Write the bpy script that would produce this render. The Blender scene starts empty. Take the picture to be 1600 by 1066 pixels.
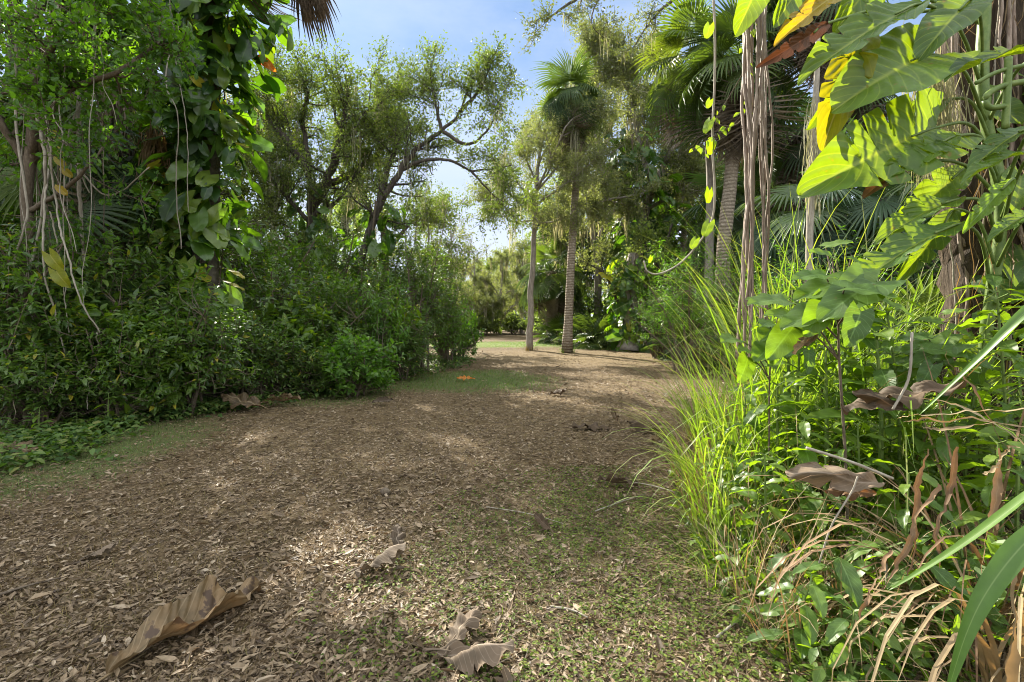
import bpy, math, random
import numpy as np
from mathutils import Vector, Matrix

S = bpy.context.scene
COL = S.collection
R = math.radians
CAM_H = 1.25
HOR = 500.0      # pixel row of the horizon in the 1600x1066 photograph
F = 800.0        # focal length in the same pixels


def W(px, py, d):
    return np.array([(px - 800.0) / F * d, d, CAM_H + (HOR - py) / F * d])


def GX(px, d):
    return (px - 800.0) / F * d


def nrm(a):
    a = np.asarray(a, float)
    return a / np.maximum(np.linalg.norm(a, axis=-1, keepdims=True), 1e-9)


# ------------------------------------------------------------------ meshes
class Acc:
    def __init__(self):
        self.V, self.T, self.L, self.n = [], [], [], 0

    def add(self, V, T, L=None):
        V = np.asarray(V, np.float32).reshape(-1, 3)
        T = np.asarray(T, np.int32).reshape(-1, 3)
        if L is None:
            L = np.zeros((len(V), 3), np.float32)
        self.V.append(V)
        self.T.append(T + self.n)
        self.L.append(np.asarray(L, np.float32))
        self.n += len(V)

    def inst(self, tmpl, P, Rm, Sc, v):
        """copies of a template: positions (m,3), rotations (m,3,3), scales (m,) or (m,3), variation (m,)"""
        V, T, UV = tmpl
        P = np.asarray(P, float).reshape(-1, 3)
        m, n = len(P), len(V)
        if m == 0:
            return
        Sc = np.asarray(Sc, float)
        Sc = np.repeat(Sc[:, None], 3, 1) if Sc.ndim == 1 else Sc
        X = np.einsum('mij,mnj->mni', Rm, V[None] * Sc[:, None, :]) + P[:, None, :]
        TT = (T[None] + (np.arange(m) * n)[:, None, None]).reshape(-1, 3)
        L = np.zeros((m, n, 3), np.float32)
        L[:, :, 0] = np.asarray(v)[:, None]
        L[:, :, 1] = UV[None, :, 0]
        L[:, :, 2] = UV[None, :, 1]
        self.add(X.reshape(-1, 3), TT, L.reshape(-1, 3))

    def mesh(self, name, mat, smooth=False):
        me = bpy.data.meshes.new(name)
        if self.n:
            V = np.concatenate(self.V)
            T = np.concatenate(self.T)
            L = np.concatenate(self.L)
            me.vertices.add(len(V))
            me.vertices.foreach_set('co', V.ravel())
            me.loops.add(len(T) * 3)
            me.loops.foreach_set('vertex_index', T.ravel())
            me.polygons.add(len(T))
            me.polygons.foreach_set('loop_start', np.arange(0, len(T) * 3, 3, dtype=np.int32))
            a = me.attributes.new('lf', 'FLOAT_VECTOR', 'POINT')
            a.data.foreach_set('vector', L.ravel())
            me.update(calc_edges=True)
            me.polygons.foreach_set('use_smooth', np.full(len(T), bool(smooth)))
        me.materials.append(mat)
        return me

    def obj(self, name, mat, parent=None, smooth=False, origin=None):
        """link as one mesh object; parts built in world coordinates are moved to their thing's base"""
        if origin is None and parent is not None and parent.type == 'EMPTY' and parent.get('world'):
            origin = parent['world']
        if origin is not None:
            self.V = [v - np.asarray(origin, np.float32) for v in self.V]
        o = bpy.data.objects.new(name, self.mesh(name, mat, smooth))
        COL.objects.link(o)
        if parent is not None:
            o.parent = parent
        elif origin is not None:
            o.location = origin
        return o


def tag(o, label=None, cat=None, group=None, kind=None):
    if label: o['label'] = label
    if cat: o['category'] = cat
    if group: o['group'] = group
    if kind: o['kind'] = kind
    return o


def thing(name, label, cat, loc=(0, 0, 0), rz=0.0, group=None, sc=1.0):
    o = bpy.data.objects.new(name, None)
    COL.objects.link(o)
    o.empty_display_size = 0.1
    o.location = loc
    o.rotation_euler = (0, 0, rz)
    o.scale = (sc, sc, sc) if not hasattr(sc, '__len__') else sc
    return tag(o, label, cat, group)


def wthing(name, label, cat, loc, group=None):
    """a thing whose parts are built in world coordinates"""
    o = thing(name, label, cat, tuple(float(c) for c in loc), 0, group)
    o['world'] = [float(c) for c in loc]
    return o


def dup(src, label, loc, rz=0.0, sc=1.0, group=None):
    """a copy of a thing and of each of its parts"""
    r = src.copy()
    COL.objects.link(r)
    r.location = loc
    r.rotation_euler = (0, 0, rz)
    r.scale = (sc, sc, sc) if not hasattr(sc, '__len__') else sc
    r['label'] = label
    if group:
        r['group'] = group
    elif 'group' in r:
        del r['group']
    for ch in list(src.children):
        c = ch.copy()
        COL.objects.link(c)
        c.parent = r
        for g in ch.children:
            q = g.copy()
            COL.objects.link(q)
            q.parent = c
    return r


# ------------------------------------------------------------------ shapes
def frames(d, n):
    """rotation matrices whose y axis is d and whose z axis leans to n"""
    y = nrm(d)
    x = np.cross(y, n)
    bad = np.linalg.norm(x, axis=-1) < 1e-4
    x[bad] = np.array([1.0, 0.013, 0.021])
    x = nrm(x)
    z = np.cross(x, y)
    return np.stack([x, y, z], axis=-1)


def tube(acc, P, r, n=6, v=0.5, cap=True, lump=0.0, rng=None):
    P = np.asarray(P, float)
    k = len(P)
    r = np.broadcast_to(np.asarray(r, float), (k,))
    t = np.gradient(P, axis=0)
    t = nrm(t)
    ref = np.array([0.31, 0.94, 0.12]) if abs(t[0][2]) > 0.8 else np.array([0.05, 0.1, 1.0])
    x = nrm(np.cross(t, ref))
    y = np.cross(t, x)
    a = np.arange(n) / n * 2 * math.pi
    rr = r[:, None] * np.ones(n)[None]
    if lump and rng is not None:
        rr = rr * (1 + lump * rng.uniform(-1, 1, (k, n)))
    V = P[:, None, :] + rr[:, :, None] * (np.cos(a)[None, :, None] * x[:, None, :] + np.sin(a)[None, :, None] * y[:, None, :])
    i = np.arange(k - 1)[:, None] * n
    j = np.arange(n)[None]
    j2 = (j + 1) % n
    q = np.stack([i + j, i + j2, i + n + j2, i + n + j], -1).reshape(-1, 4)
    T = np.concatenate([q[:, [0, 1, 2]], q[:, [0, 2, 3]]])
    V = V.reshape(-1, 3)
    L = np.zeros((len(V), 3))
    L[:, 0] = v
    L[:, 1] = np.tile(a / (2 * math.pi), k)
    L[:, 2] = np.repeat(np.concatenate([[0], np.cumsum(np.linalg.norm(np.diff(P, axis=0), axis=1))]), n)
    if cap:
        V = np.vstack([V, P[-1:] + t[-1:] * r[-1] * 0.5, P[:1]])
        e = k * n
        jj = np.arange(n)
        T = np.concatenate([T, np.stack([(k - 1) * n + jj, (k - 1) * n + (jj + 1) % n, np.full(n, e)], -1),
                            np.stack([(jj + 1) % n, jj, np.full(n, e + 1)], -1)])
        L = np.vstack([L, L[-1:], L[:1]])
    acc.add(V, T, L)


def spline(pts, n):
    """smooth curve through the points"""
    P = np.asarray(pts, float)
    if len(P) == 2:
        t = np.linspace(0, 1, n)[:, None]
        return P[0] * (1 - t) + P[1] * t
    Q = np.vstack([2 * P[0] - P[1], P, 2 * P[-1] - P[-2]])
    u = np.linspace(0, len(P) - 1 - 1e-6, n)
    i = u.astype(int)
    f = (u - i)[:, None]
    a, b, c, d = Q[i], Q[i + 1], Q[i + 2], Q[i + 3]
    return 0.5 * (2 * b + (c - a) * f + (2 * a - 5 * b + 4 * c - d) * f ** 2 + (3 * b - a - 3 * c + d) * f ** 3)


def rand_dir(rng, m):
    return nrm(rng.normal(size=(m, 3)))


# leaf templates: (verts, tris, uv) with the leaf along +y, upper face to +z
def leaf_small(ratio=0.4, fold=0.25, droop=0.25):
    ts = [0, 0.35, 0.72, 1.0]
    ws = [0, 0.5, 0.36, 0]
    m = [(0, t, -droop * t * t) for t in ts]
    V = m + [(-ws[1] * ratio, 0.35, fold * ws[1] * ratio - droop * 0.12), (-ws[2] * ratio, 0.72, fold * ws[2] * ratio - droop * 0.52),
             (ws[1] * ratio, 0.35, fold * ws[1] * ratio - droop * 0.12), (ws[2] * ratio, 0.72, fold * ws[2] * ratio - droop * 0.52)]
    T = [(0, 1, 4), (0, 6, 1), (1, 5, 4), (1, 2, 5), (1, 6, 7), (1, 7, 2), (2, 3, 5), (2, 7, 3)]
    UV = [(0, t) for t in ts] + [(-1, .35), (-1, .72), (1, .35), (1, .72)]
    return np.array(V, float), np.array(T), np.array(UV, float)


def leaf_tiny(ratio=0.5, fold=0.12):
    V = [(0, 0, 0), (-ratio / 2, 0.45, fold), (0, 1, 0), (ratio / 2, 0.5, fold)]
    return np.array(V, float), np.array([(0, 2, 1), (0, 3, 2)]), np.array([(0, 0), (-1, .5), (0, 1), (1, .5)], float)


def leaf_big(nl=14, nc=4, width=lambda t: 0.5 * np.sin(np.pi * t ** 0.8), ang=(-20, 50), fold=0.25, droop=0.3, wave=0.03,
             waves=3.0, notches=(), notch_w=0.018, notch_d=0.75, curl=0.0, crumple=0.0, seed=0, serr=0, serr_d=0.08, twist=0.0, folds=0.0, pleat=0.0, pn=11.0):
    rng = np.random.default_rng(seed)
    t = np.linspace(0, 1, nl + 1)
    w = width(t) * np.ones_like(t)
    wl, wr = w.copy(), w.copy()
    for i, c in enumerate(notches):
        dl = notch_d * rng.uniform(0.75, 1.1)
        wl *= 1 - np.clip(dl, 0, .93) * np.exp(-((t - c) / notch_w) ** 2)
        wr *= 1 - np.clip(notch_d * rng.uniform(0.75, 1.1), 0, .93) * np.exp(-((t - c - 0.02) / notch_w) ** 2)
    if serr:
        s_ = ((t * serr) % 1.0)
        wl *= 1 - serr_d * s_
        wr *= 1 - serr_d * s_
    s = np.linspace(-1, 1, 2 * nc + 1)
    a = R(ang[0]) + (R(ang[1]) - R(ang[0])) * t
    ss = np.abs(s)[None]
    ww = np.where(s[None] < 0, wl[:, None], wr[:, None])
    X = s[None] * ww * np.cos(a)[:, None]
    Y = t[:, None] + ss * ww * np.sin(a)[:, None]
    Z = fold * ss * ww - droop * t[:, None] ** 2 - curl * (ss ** 2) * ww
    Z = Z + wave * ss * np.sin(t[:, None] * waves * 2 * np.pi + (s[None] > 0) * 1.3 + rng.uniform(0, 6))
    if pleat:
        Z = Z + pleat * np.minimum(1, ss * 3) * (w[:, None] / max(w.max(), 1e-6)) * np.cos(2 * np.pi * (t[:, None] * pn - ss * 2.2))
    if folds:
        for side in (-1, 1):
            kk = np.cumsum(rng.uniform(.4, 1.9, 26)); kk = kk / kk[-1]
            ph = np.interp(t, np.concatenate([[0], kk]), np.arange(27))
            am = np.interp(t, np.linspace(0, 1, 9), rng.uniform(.15, 1.5, 9))[:, None]
            u = ph[:, None] - ss * 2.5
            f_ = np.abs(((u * .5) % 1) * 2 - 1) * am
            on = (s[None] * side > 0)
            Z = Z + on * folds * ss ** .7 * f_ * (w[:, None] / max(w.max(), 1e-6))
            X = X * (1 - on * .16 * f_ * ss * am)
    if crumple:
        for k in range(5):
            fx, fy, ph = rng.uniform(2, 9), rng.uniform(2, 11), rng.uniform(0, 6)
            Z = Z + crumple * np.sin(fx * X * 3 + fy * Y + ph) / (1 + k * .4)
            X = X + crumple * .5 * np.sin(fy * Y * 1.7 + ph * 2 + X * 4)
    if twist:
        an = twist * t[:, None]
        X, Z = X * np.cos(an) - Z * np.sin(an), X * np.sin(an) + Z * np.cos(an)
    V = np.stack([X, Y, Z], -1).reshape(-1, 3)
    c = 2 * nc + 1
    i = np.arange(nl)[:, None] * c
    j = np.arange(2 * nc)[None]
    q = np.stack([i + j, i + j + 1, i + c + j + 1, i + c + j], -1).reshape(-1, 4)
    T = np.concatenate([q[:, [0, 1, 2]], q[:, [0, 2, 3]]])
    UV = np.stack([np.broadcast_to(s[None], X.shape), np.broadcast_to(t[:, None], X.shape)], -1).reshape(-1, 2)
    return V, T, UV


def heart_w(t):
    return 0.52 * np.power(np.clip(1 - t, 0, 1), 0.62) * (0.75 + 0.9 * t - 0.55 * t * t)


def ovate_w(k=0.5):
    return lambda t: k * np.power(np.clip(t, 0, 1), 0.6) * np.power(np.clip(1 - t, 0, 1), 0.75) * 1.62


def fan_leaf(nseg=36, spread=118, droop=0.25, tipdroop=0.35, seed=0, comp=1.0, fold=0.0, ragged=0.12):
    rng = np.random.default_rng(seed)
    V, T, UV = [], [], []
    st = [0.06, 0.52, 0.8, 1.0]
    for k in range(nseg):
        u = (k + 0.5) / nseg * 2 - 1
        a = R(spread) * u
        L = (0.78 + 0.22 * math.cos(a)) * (1 + rng.uniform(-ragged, ragged))
        pitch = R(spread) * 2 / nseg
        bend = rng.uniform(0.6, 1.5)
        da = rng.uniform(-.03, .03)
        costa = 0.18 * (1 - abs(u))
        b = len(V)
        for q, r in enumerate(st):
            hw = [0.5 * pitch * 0.06, 0.5 * pitch * 0.5, 0.33 * pitch * 0.5, 0.0][q]
            rr = r * L
            aa = a + da * r
            cx, cy = math.sin(aa) * comp, math.cos(aa)
            x, y = cx * rr, cy * rr + costa
            z = -droop * rr * rr - (tipdroop * bend * max(0, r - 0.55) ** 1.6) + fold * abs(u) * rr
            px_, py_ = math.cos(aa), -math.sin(aa)
            V.append((x, y, z))
            UV.append((0, r))
            if q < 3:
                V.append((x - px_ * hw, y - py_ * hw, z + hw * 0.7))
                V.append((x + px_ * hw, y + py_ * hw, z + hw * 0.7))
                UV += [(-1, r), (1, r)]
        for q in range(2):
            c0, l0, r0 = b + 3 * q, b + 3 * q + 1, b + 3 * q + 2
            c1, l1, r1 = c0 + 3, l0 + 3, r0 + 3
            T += [(c0, c1, l1), (c0, l1, l0), (c0, r0, r1), (c0, r1, c1)]
        T += [(b + 6, b + 9, b + 7), (b + 6, b + 8, b + 9)]
    return np.array(V, float), np.array(T), np.array(UV, float)


def blades(acc, P, az, L, th0, bend, wd, v, k=6, fold=0.25):
    """grass blades: bases P (m,3), heading az, length L, start tilt from vertical th0, extra bend, width wd"""
    m = len(P)
    t = np.linspace(0, 1, k)
    th = th0[:, None] + bend[:, None] * t[None] ** 1.4
    seg = (L / (k - 1))[:, None]
    h = np.concatenate([np.zeros((m, 1)), np.cumsum(np.sin((th[:, 1:] + th[:, :-1]) / 2) * seg, 1)], 1)
    z = np.concatenate([np.zeros((m, 1)), np.cumsum(np.cos((th[:, 1:] + th[:, :-1]) / 2) * seg, 1)], 1)
    ca, sa = np.cos(az)[:, None], np.sin(az)[:, None]
    C = np.stack([P[:, 0:1] + h * ca, P[:, 1:2] + h * sa, P[:, 2:3] + z], -1)
    prof = np.power(np.clip(1 - t, 0, 1), 0.6) * (0.45 + 0.55 * np.minimum(1, t * 5))
    hw = wd[:, None] * 0.5 * prof[None]
    side = np.stack([-sa * np.ones(k), ca * np.ones(k), np.zeros((m, k))], -1)
    lift = np.zeros_like(C)
    lift[..., 2] = hw * fold
    A = C - side * hw[..., None] + lift
    B = C + side * hw[..., None] + lift
    V = np.stack([A, C, B], 2)  # m,k,3,3
    n = k * 3
    i = np.arange(k - 1)[:, None] * 3
    j = np.arange(2)[None]
    q = np.stack([i + j, i + j + 1, i + 3 + j + 1, i + 3 + j], -1).reshape(-1, 4)
    T = np.concatenate([q[:, [0, 1, 2]], q[:, [0, 2, 3]]])
    TT = (T[None] + (np.arange(m) * n)[:, None, None]).reshape(-1, 3)
    Lf = np.zeros((m, k, 3, 3))
    Lf[..., 0] = v[:, None, None]
    Lf[..., 1] = np.array([-1, 0, 1])[None, None]
    Lf[..., 2] = t[None, :, None]
    acc.add(V.reshape(-1, 3), TT, Lf.reshape(-1, 3))


def strands(acc, P, L, wd, rng, v, k=5, sway=0.12):
    """thin hanging strips (moss)"""
    m = len(P)
    t = np.linspace(0, 1, k)
    C = np.repeat(P[:, None, :], k, 1).astype(float)
    C[..., 2] -= L[:, None] * t[None]
    off = np.cumsum(rng.normal(0, 1, (m, k, 2)) * (sway * L)[:, None, None] / k, 1)
    off[:, 0] = 0
    C[..., :2] += off
    a = rng.uniform(0, math.pi, m)
    side = np.stack([np.cos(a), np.sin(a), np.zeros(m)], -1)[:, None, :]
    prof = 0.5 * wd[:, None] * np.array([0.5, 1, 0.85, 0.6, 0.08])[None, :k]
    A, B = C - side * prof[..., None], C + side * prof[..., None]
    V = np.stack([A, B], 2)
    n = 2 * k
    i = np.arange(k - 1) * 2
    T = np.concatenate([np.stack([i, i + 1, i + 3], -1), np.stack([i, i + 3, i + 2], -1)])
    TT = (T[None] + (np.arange(m) * n)[:, None, None]).reshape(-1, 3)
    Lf = np.zeros((m, k, 2, 3))
    Lf[..., 0] = v[:, None, None]
    Lf[..., 2] = t[None, :, None]
    acc.add(V.reshape(-1, 3), TT, Lf.reshape(-1, 3))


# ------------------------------------------------------------------ materials
def newmat(name):
    m = bpy.data.materials.new(name)
    m.use_nodes = True
    nt = m.node_tree
    nt.nodes.clear()
    out = nt.nodes.new('ShaderNodeOutputMaterial')
    return m, nt, out


def N(nt, typ, **kw):
    n = nt.nodes.new(typ)
    for k, val in kw.items():
        setattr(n, k, val)
    return n


def ramp(nt, fac, cols):
    n = N(nt, 'ShaderNodeValToRGB')
    e = n.color_ramp.elements
    while len(e) < len(cols):
        e.new(0.5)
    for i, c in enumerate(cols):
        if len(c) == 2:
            pos, c = c
        else:
            pos = i / max(1, len(cols) - 1)
        e[i].position = pos
        e[i].color = (*c, 1)
    if fac is not None:
        nt.links.new(fac, n.inputs[0])
    return n.outputs[0]


def mixc(nt, f, a, b, mode='MIX'):
    n = N(nt, 'ShaderNodeMix', data_type='RGBA', blend_type=mode)
    for sock, val in ((n.inputs[0], f), (n.inputs[6], a), (n.inputs[7], b)):
        if hasattr(val, 'is_output'):
            nt.links.new(val, sock)
        elif hasattr(val, '__len__'):
            sock.default_value = (*val[:3], 1)
        else:
            sock.default_value = val
    return n.outputs[2]


def math_(nt, op, a, b=None, clamp=False):
    n = N(nt, 'ShaderNodeMath', operation=op, use_clamp=clamp)
    for sock, val in ((n.inputs[0], a), (n.inputs[1], b)):
        if val is None:
            continue
        if hasattr(val, 'is_output'):
            nt.links.new(val, sock)
        else:
            sock.default_value = val
    return n.outputs[0]


def noise(nt, scale, detail=3, rough=0.55, vec=None, coord='Object'):
    if vec is None:
        vec = N(nt, 'ShaderNodeTexCoord').outputs[coord]
    n = N(nt, 'ShaderNodeTexNoise')
    n.inputs['Scale'].default_value = scale
    n.inputs['Detail'].default_value = detail
    n.inputs['Roughness'].default_value = rough
    nt.links.new(vec, n.inputs['Vector'])
    return n.outputs['Fac']


def leaf_mat(name, cols, tcol, tfac=0.4, rough=0.42, spec=0.4, rib=None, veins=0.0, mottle=0.25, mscale=9.0, vein_n=9.0, blotch=None, tip=None):
    """two-sided leaf: glossy upper skin, light passing through; colour varies from leaf to leaf, with rib and veins"""
    m, nt, out = newmat(name)
    at = N(nt, 'ShaderNodeAttribute', attribute_name='lf')
    sep = N(nt, 'ShaderNodeSeparateXYZ')
    nt.links.new(at.outputs['Vector'], sep.inputs[0])
    v, s, t = sep.outputs
    base = ramp(nt, v, cols)
    nz = noise(nt, mscale)
    base = mixc(nt, mottle, base, mixc(nt, 1.0, base, ramp(nt, nz, [(0.3, (0.45, 0.5, 0.4)), (0.7, (1.5, 1.45, 1.3))]), 'MULTIPLY'))
    ab = math_(nt, 'ABSOLUTE', s)
    tint = (1, 1, 1)
    if veins:
        u = math_(nt, 'SUBTRACT', math_(nt, 'MULTIPLY', t, vein_n), math_(nt, 'MULTIPLY', ab, 2.2))
        fr = math_(nt, 'ABSOLUTE', math_(nt, 'SUBTRACT', math_(nt, 'FRACT', u), 0.5))
        vn = ramp(nt, fr, [(0.0, (1, 1, 1)), (0.09, (0, 0, 0)), (1.0, (0, 0, 0))])
        base = mixc(nt, math_(nt, 'MULTIPLY', vn, veins), base, rib or (0.2, 0.28, 0.08))
    if rib:
        rm = ramp(nt, ab, [(0.0, (1, 1, 1)), (0.09, (0, 0, 0)), (1, (0, 0, 0))])
        base = mixc(nt, math_(nt, 'MULTIPLY', rm, 0.7), base, rib)
    if tip:
        tz = math_(nt, 'ADD', t, math_(nt, 'MULTIPLY', math_(nt, 'SUBTRACT', v, 0.5), 0.7))
        base = mixc(nt, ramp(nt, tz, [(0.72, (0, 0, 0)), (1.0, (1, 1, 1))]), base, tip)
    if blotch:
        bz = noise(nt, blotch[1], 4)
        base = mixc(nt, ramp(nt, bz, [(blotch[2], (0, 0, 0)), (min(1, blotch[2] + .06), (1, 1, 1))]), base, blotch[0])
    p = N(nt, 'ShaderNodeBsdfPrincipled')
    nt.links.new(base, p.inputs['Base Color'])
    p.inputs['Roughness'].default_value = rough
    p.inputs['Specular IOR Level'].default_value = spec
    tr = N(nt, 'ShaderNodeBsdfTranslucent')
    nt.links.new(mixc(nt, 1.0, mixc(nt, 0.5, base, (0.09, 0.09, 0.09)), [c * 11 for c in tcol], 'MULTIPLY'), tr.inputs[0])
    mx = N(nt, 'ShaderNodeMixShader')
    mx.inputs[0].default_value = tfac
    nt.links.new(p.outputs[0], mx.inputs[1])
    nt.links.new(tr.outputs[0], mx.inputs[2])
    nt.links.new(mx.outputs[0], out.inputs[0])
    return m


def bark_mat(name, cols, scale=(6, 6, 1.5), bump=0.5, rough=0.85, rings=0.0, dist=0.02):
    m, nt, out = newmat(name)
    tc = N(nt, 'ShaderNodeTexCoord')
    mp = N(nt, 'ShaderNodeMapping')
    mp.inputs['Scale'].default_value = scale
    nt.links.new(tc.outputs['Object'], mp.inputs[0])
    nz = noise(nt, 2.5, 6, 0.65, mp.outputs[0])
    col = ramp(nt, nz, [(0.25 + 0.5 * i / max(1, len(cols) - 1), c) for i, c in enumerate(cols)])
    h = nz
    if rings:
        w = N(nt, 'ShaderNodeTexWave', wave_type='BANDS', bands_direction='Z')
        w.inputs['Scale'].default_value = rings
        w.inputs['Distortion'].default_value = 2.5
        w.inputs['Detail'].default_value = 2
        nt.links.new(tc.outputs['Object'], w.inputs[0])
        h = math_(nt, 'ADD', math_(nt, 'MULTIPLY', w.outputs['Fac'], 0.35), nz)
        col = mixc(nt, math_(nt, 'MULTIPLY', w.outputs['Fac'], 0.3), col, [c * 0.5 for c in cols[0]])
    p = N(nt, 'ShaderNodeBsdfPrincipled')
    nt.links.new(col, p.inputs['Base Color'])
    p.inputs['Roughness'].default_value = rough
    p.inputs['Specular IOR Level'].default_value = 0.2
    b = N(nt, 'ShaderNodeBump')
    b.inputs['Strength'].default_value = bump
    b.inputs['Distance'].default_value = dist
    nt.links.new(h, b.inputs['Height'])
    nt.links.new(b.outputs[0], p.inputs['Normal'])
    nt.links.new(p.outputs[0], out.inputs[0])
    return m

# ------------------------------------------------------------------ plant builders
LEAF_S = leaf_small(0.38, 0.3, 0.3)
LEAF_W = leaf_small(0.55, 0.25, 0.3)
LEAF_N = leaf_small(0.28, 0.3, 0.45)
TINY = leaf_tiny(0.5, 0.1)
TINYW = leaf_tiny(0.7, 0.15)


def put_leaves(acc, tmpl, P, D, size, rng, up=0.8, jit=0.5, v=None, svar=0.25):
    m = len(P)
    if m == 0:
        return
    n = nrm(np.array([0, 0, up]) + rng.normal(0, jit, (m, 3)))
    Rm = frames(np.asarray(D) + 1e-4, n)
    sc = size * np.clip(rng.normal(1, svar, m), 0.45, 1.6)
    if v is None:
        v = rng.uniform(0, 1, m)
    acc.inst(tmpl, P, Rm, sc, v)


def make_shrub(root, seed, h, w, nshoot, lmat, smat, size=0.12, per=10, tmpl=LEAF_S, shell=0.45, sl=0.34, upd=0.6, skew=0.5):
    """stems from the ground, shoots all over a lumpy dome, leaf pairs along every shoot"""
    rng = np.random.default_rng(seed)
    u = rand_dir(rng, nshoot * 3)
    u = u[u[:, 2] > -0.62][:nshoot]
    az = np.arctan2(u[:, 1], u[:, 0])
    ph = rng.uniform(0, 6, 6)
    lump = 1 + 0.17 * np.sin(3 * az + ph[0]) + 0.14 * np.sin(5 * az + 4 * u[:, 2] + ph[1]) + 0.15 * np.sin(7 * u[:, 2] + 2 * az + ph[2])
    rr = (shell + (1 - shell) * rng.uniform(0, 1, len(u)) ** 0.6) * lump
    rr *= rng.uniform(0.9, 1.12, len(u))
    P = np.stack([u[:, 0] * rr * w / 2, u[:, 1] * rr * w / 2, h * skew + u[:, 2] * rr * h * (1 - skew)], -1)
    P[:, 2] = np.maximum(P[:, 2], 0.05 + 0.1 * rng.uniform(0, 1, len(u)))
    D = nrm(u * [0.8, 0.8, 0.5] + [0, 0, upd] + rng.normal(0, 0.35, u.shape))
    st, lf = Acc(), Acc()
    nmain = max(5, int(nshoot / 28))
    mains = []
    for k in rng.choice(len(P), nmain, replace=False):
        b = np.array([rng.uniform(-.12, .12) * w, rng.uniform(-.12, .12) * w, -0.05])
        mid = (b + P[k]) / 2 * [0.75, 0.75, 1.1] + rng.normal(0, .05, 3)
        pl = spline([b, mid, P[k]], 7)
        tube(st, pl, np.linspace(0.022, 0.007, 7) * max(1, h / 2), 5, rng.uniform(0, 1))
        mains.append(pl[2:])
    mp = np.concatenate(mains)
    Ls = sl * rng.uniform(0.6, 1.2, len(P))
    A = P - D * Ls[:, None]
    for i in range(len(P)):
        j = np.argmin(((mp - A[i]) ** 2).sum(1) + rng.uniform(0, .05))
        if rng.uniform() < 0.65:
            tube(st, spline([mp[j], (mp[j] + A[i]) / 2 + [0, 0, -.03], A[i], P[i]], 5), np.linspace(.006, .0025, 5), 3, rng.uniform(0, 1), cap=False)
    t = np.linspace(0.15, 1.0, per)
    for q in range(per):
        pos = A + D * (Ls * t[q])[:, None]
        side = nrm(np.cross(D, [0.1, 0.2, 1.0]))
        up_ = np.cross(side, D)
        ang = (q // 2) * 1.57 + rng.uniform(-.4, .4, len(P)) + (q % 2) * math.pi
        dr = side * np.cos(ang)[:, None] + up_ * np.sin(ang)[:, None]
        dd = dr * (0.95 - 0.35 * t[q]) + D * (0.35 + 0.35 * t[q]) + [0, 0, -0.12] + rng.normal(0, .12, D.shape)
        vv = np.clip(0.35 + 0.3 * t[q] + rng.normal(0, .22, len(P)), 0, 1)
        put_leaves(lf, tmpl, pos, dd, size * (0.75 + 0.35 * math.sin(math.pi * t[q] * .9)), rng, 0.9, 0.35, vv)
    st.obj('stems', smat, root)
    lf.obj('foliage', lmat, root)
    return root


def ramify(wood, twigs, pl, r, rng, nsub, sublen, ntwig, twiglen, up=0.25, t0=0.25, tdraw=True, kids=None, spread=0.9):
    """side branches and twigs along a limb"""
    pl = np.asarray(pl)
    k = len(pl)
    tg = nrm(np.gradient(pl, axis=0))
    for _ in range(nsub):
        t = rng.uniform(t0, 1.0) ** 0.85
        f = t * (k - 1)
        i = min(int(f), k - 2)
        p = pl[i] * (1 - (f - i)) + pl[i + 1] * (f - i)
        d = nrm(tg[i] * 0.55 + rand_dir(rng, 1)[0] * spread + [0, 0, up])
        L = sublen * rng.uniform(.55, 1.25) * (1.15 - 0.5 * t)
        q = [p]
        dd = d
        for s_ in range(4):
            dd = nrm(dd + rng.normal(0, .28, 3) + [0, 0, up * .25])
            q.append(q[-1] + dd * L / 4)
        q = np.array(q)
        r0 = min(0.5 * np.interp(t, np.linspace(0, 1, len(r)), r), 0.035 * L + .004)
        tube(wood, q, np.linspace(r0, r0 * .3, 5), 4, rng.uniform(0, 1), cap=False)
        if kids is not None:
            kids.append(q)
        for _k in range(ntwig):
            f2 = rng.uniform(0.8, 4.0)
            i2 = min(int(f2), 3)
            p2 = q[i2] * (1 - (f2 - i2)) + q[i2 + 1] * (f2 - i2)
            d2 = nrm(nrm(q[i2 + 1] - q[i2]) * .6 + rand_dir(rng, 1)[0] * .9 + [0, 0, up * .5])
            l2 = twiglen * rng.uniform(.5, 1.3)
            e = p2 + d2 * l2
            mid = (p2 + e) / 2 + rng.normal(0, .12, 3) * l2
            if tdraw:
                tube(wood, np.array([p2, mid, e]), np.array([.007, .005, .002]) * max(1, r0 * 40), 3, rng.uniform(0, 1), cap=False)
            twigs.append((p2, mid, e))


def twig_leaves(lf, twigs, m, size, rng, tmpl=TINY, jit=0.05, up=0.7, tilt=0.5, droop=0.0, keep=1.0):
    """m leaves along every twig"""
    T = np.array(twigs)
    if len(T) == 0:
        return
    n = len(T)
    t = rng.uniform(0.1, 1.05, (n, m))[..., None]
    P = (T[:, None, 0] * (1 - t) ** 2 + 2 * t * (1 - t) * T[:, None, 1] + T[:, None, 2] * t * t)
    L = np.linalg.norm(T[:, 2] - T[:, 0], axis=1)
    P = P + rng.normal(0, 1, P.shape) * jit
    D = nrm(T[:, 2] - T[:, 0])[:, None] * 0.6 + rand_dir(rng, n * m).reshape(n, m, 3) + [0, 0, -droop]
    vt = np.clip(rng.uniform(0.2, 0.8, n)[:, None] + rng.normal(0, .18, (n, m)), 0, 1)
    P, D, vt = P.reshape(-1, 3), D.reshape(-1, 3), vt.ravel()
    if keep < 1:
        kk = rng.uniform(size=len(P)) < keep
        P, D, vt = P[kk], D[kk], vt[kk]
    put_leaves(lf, tmpl, P, D, size, rng, up, tilt + .3, vt)


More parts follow.
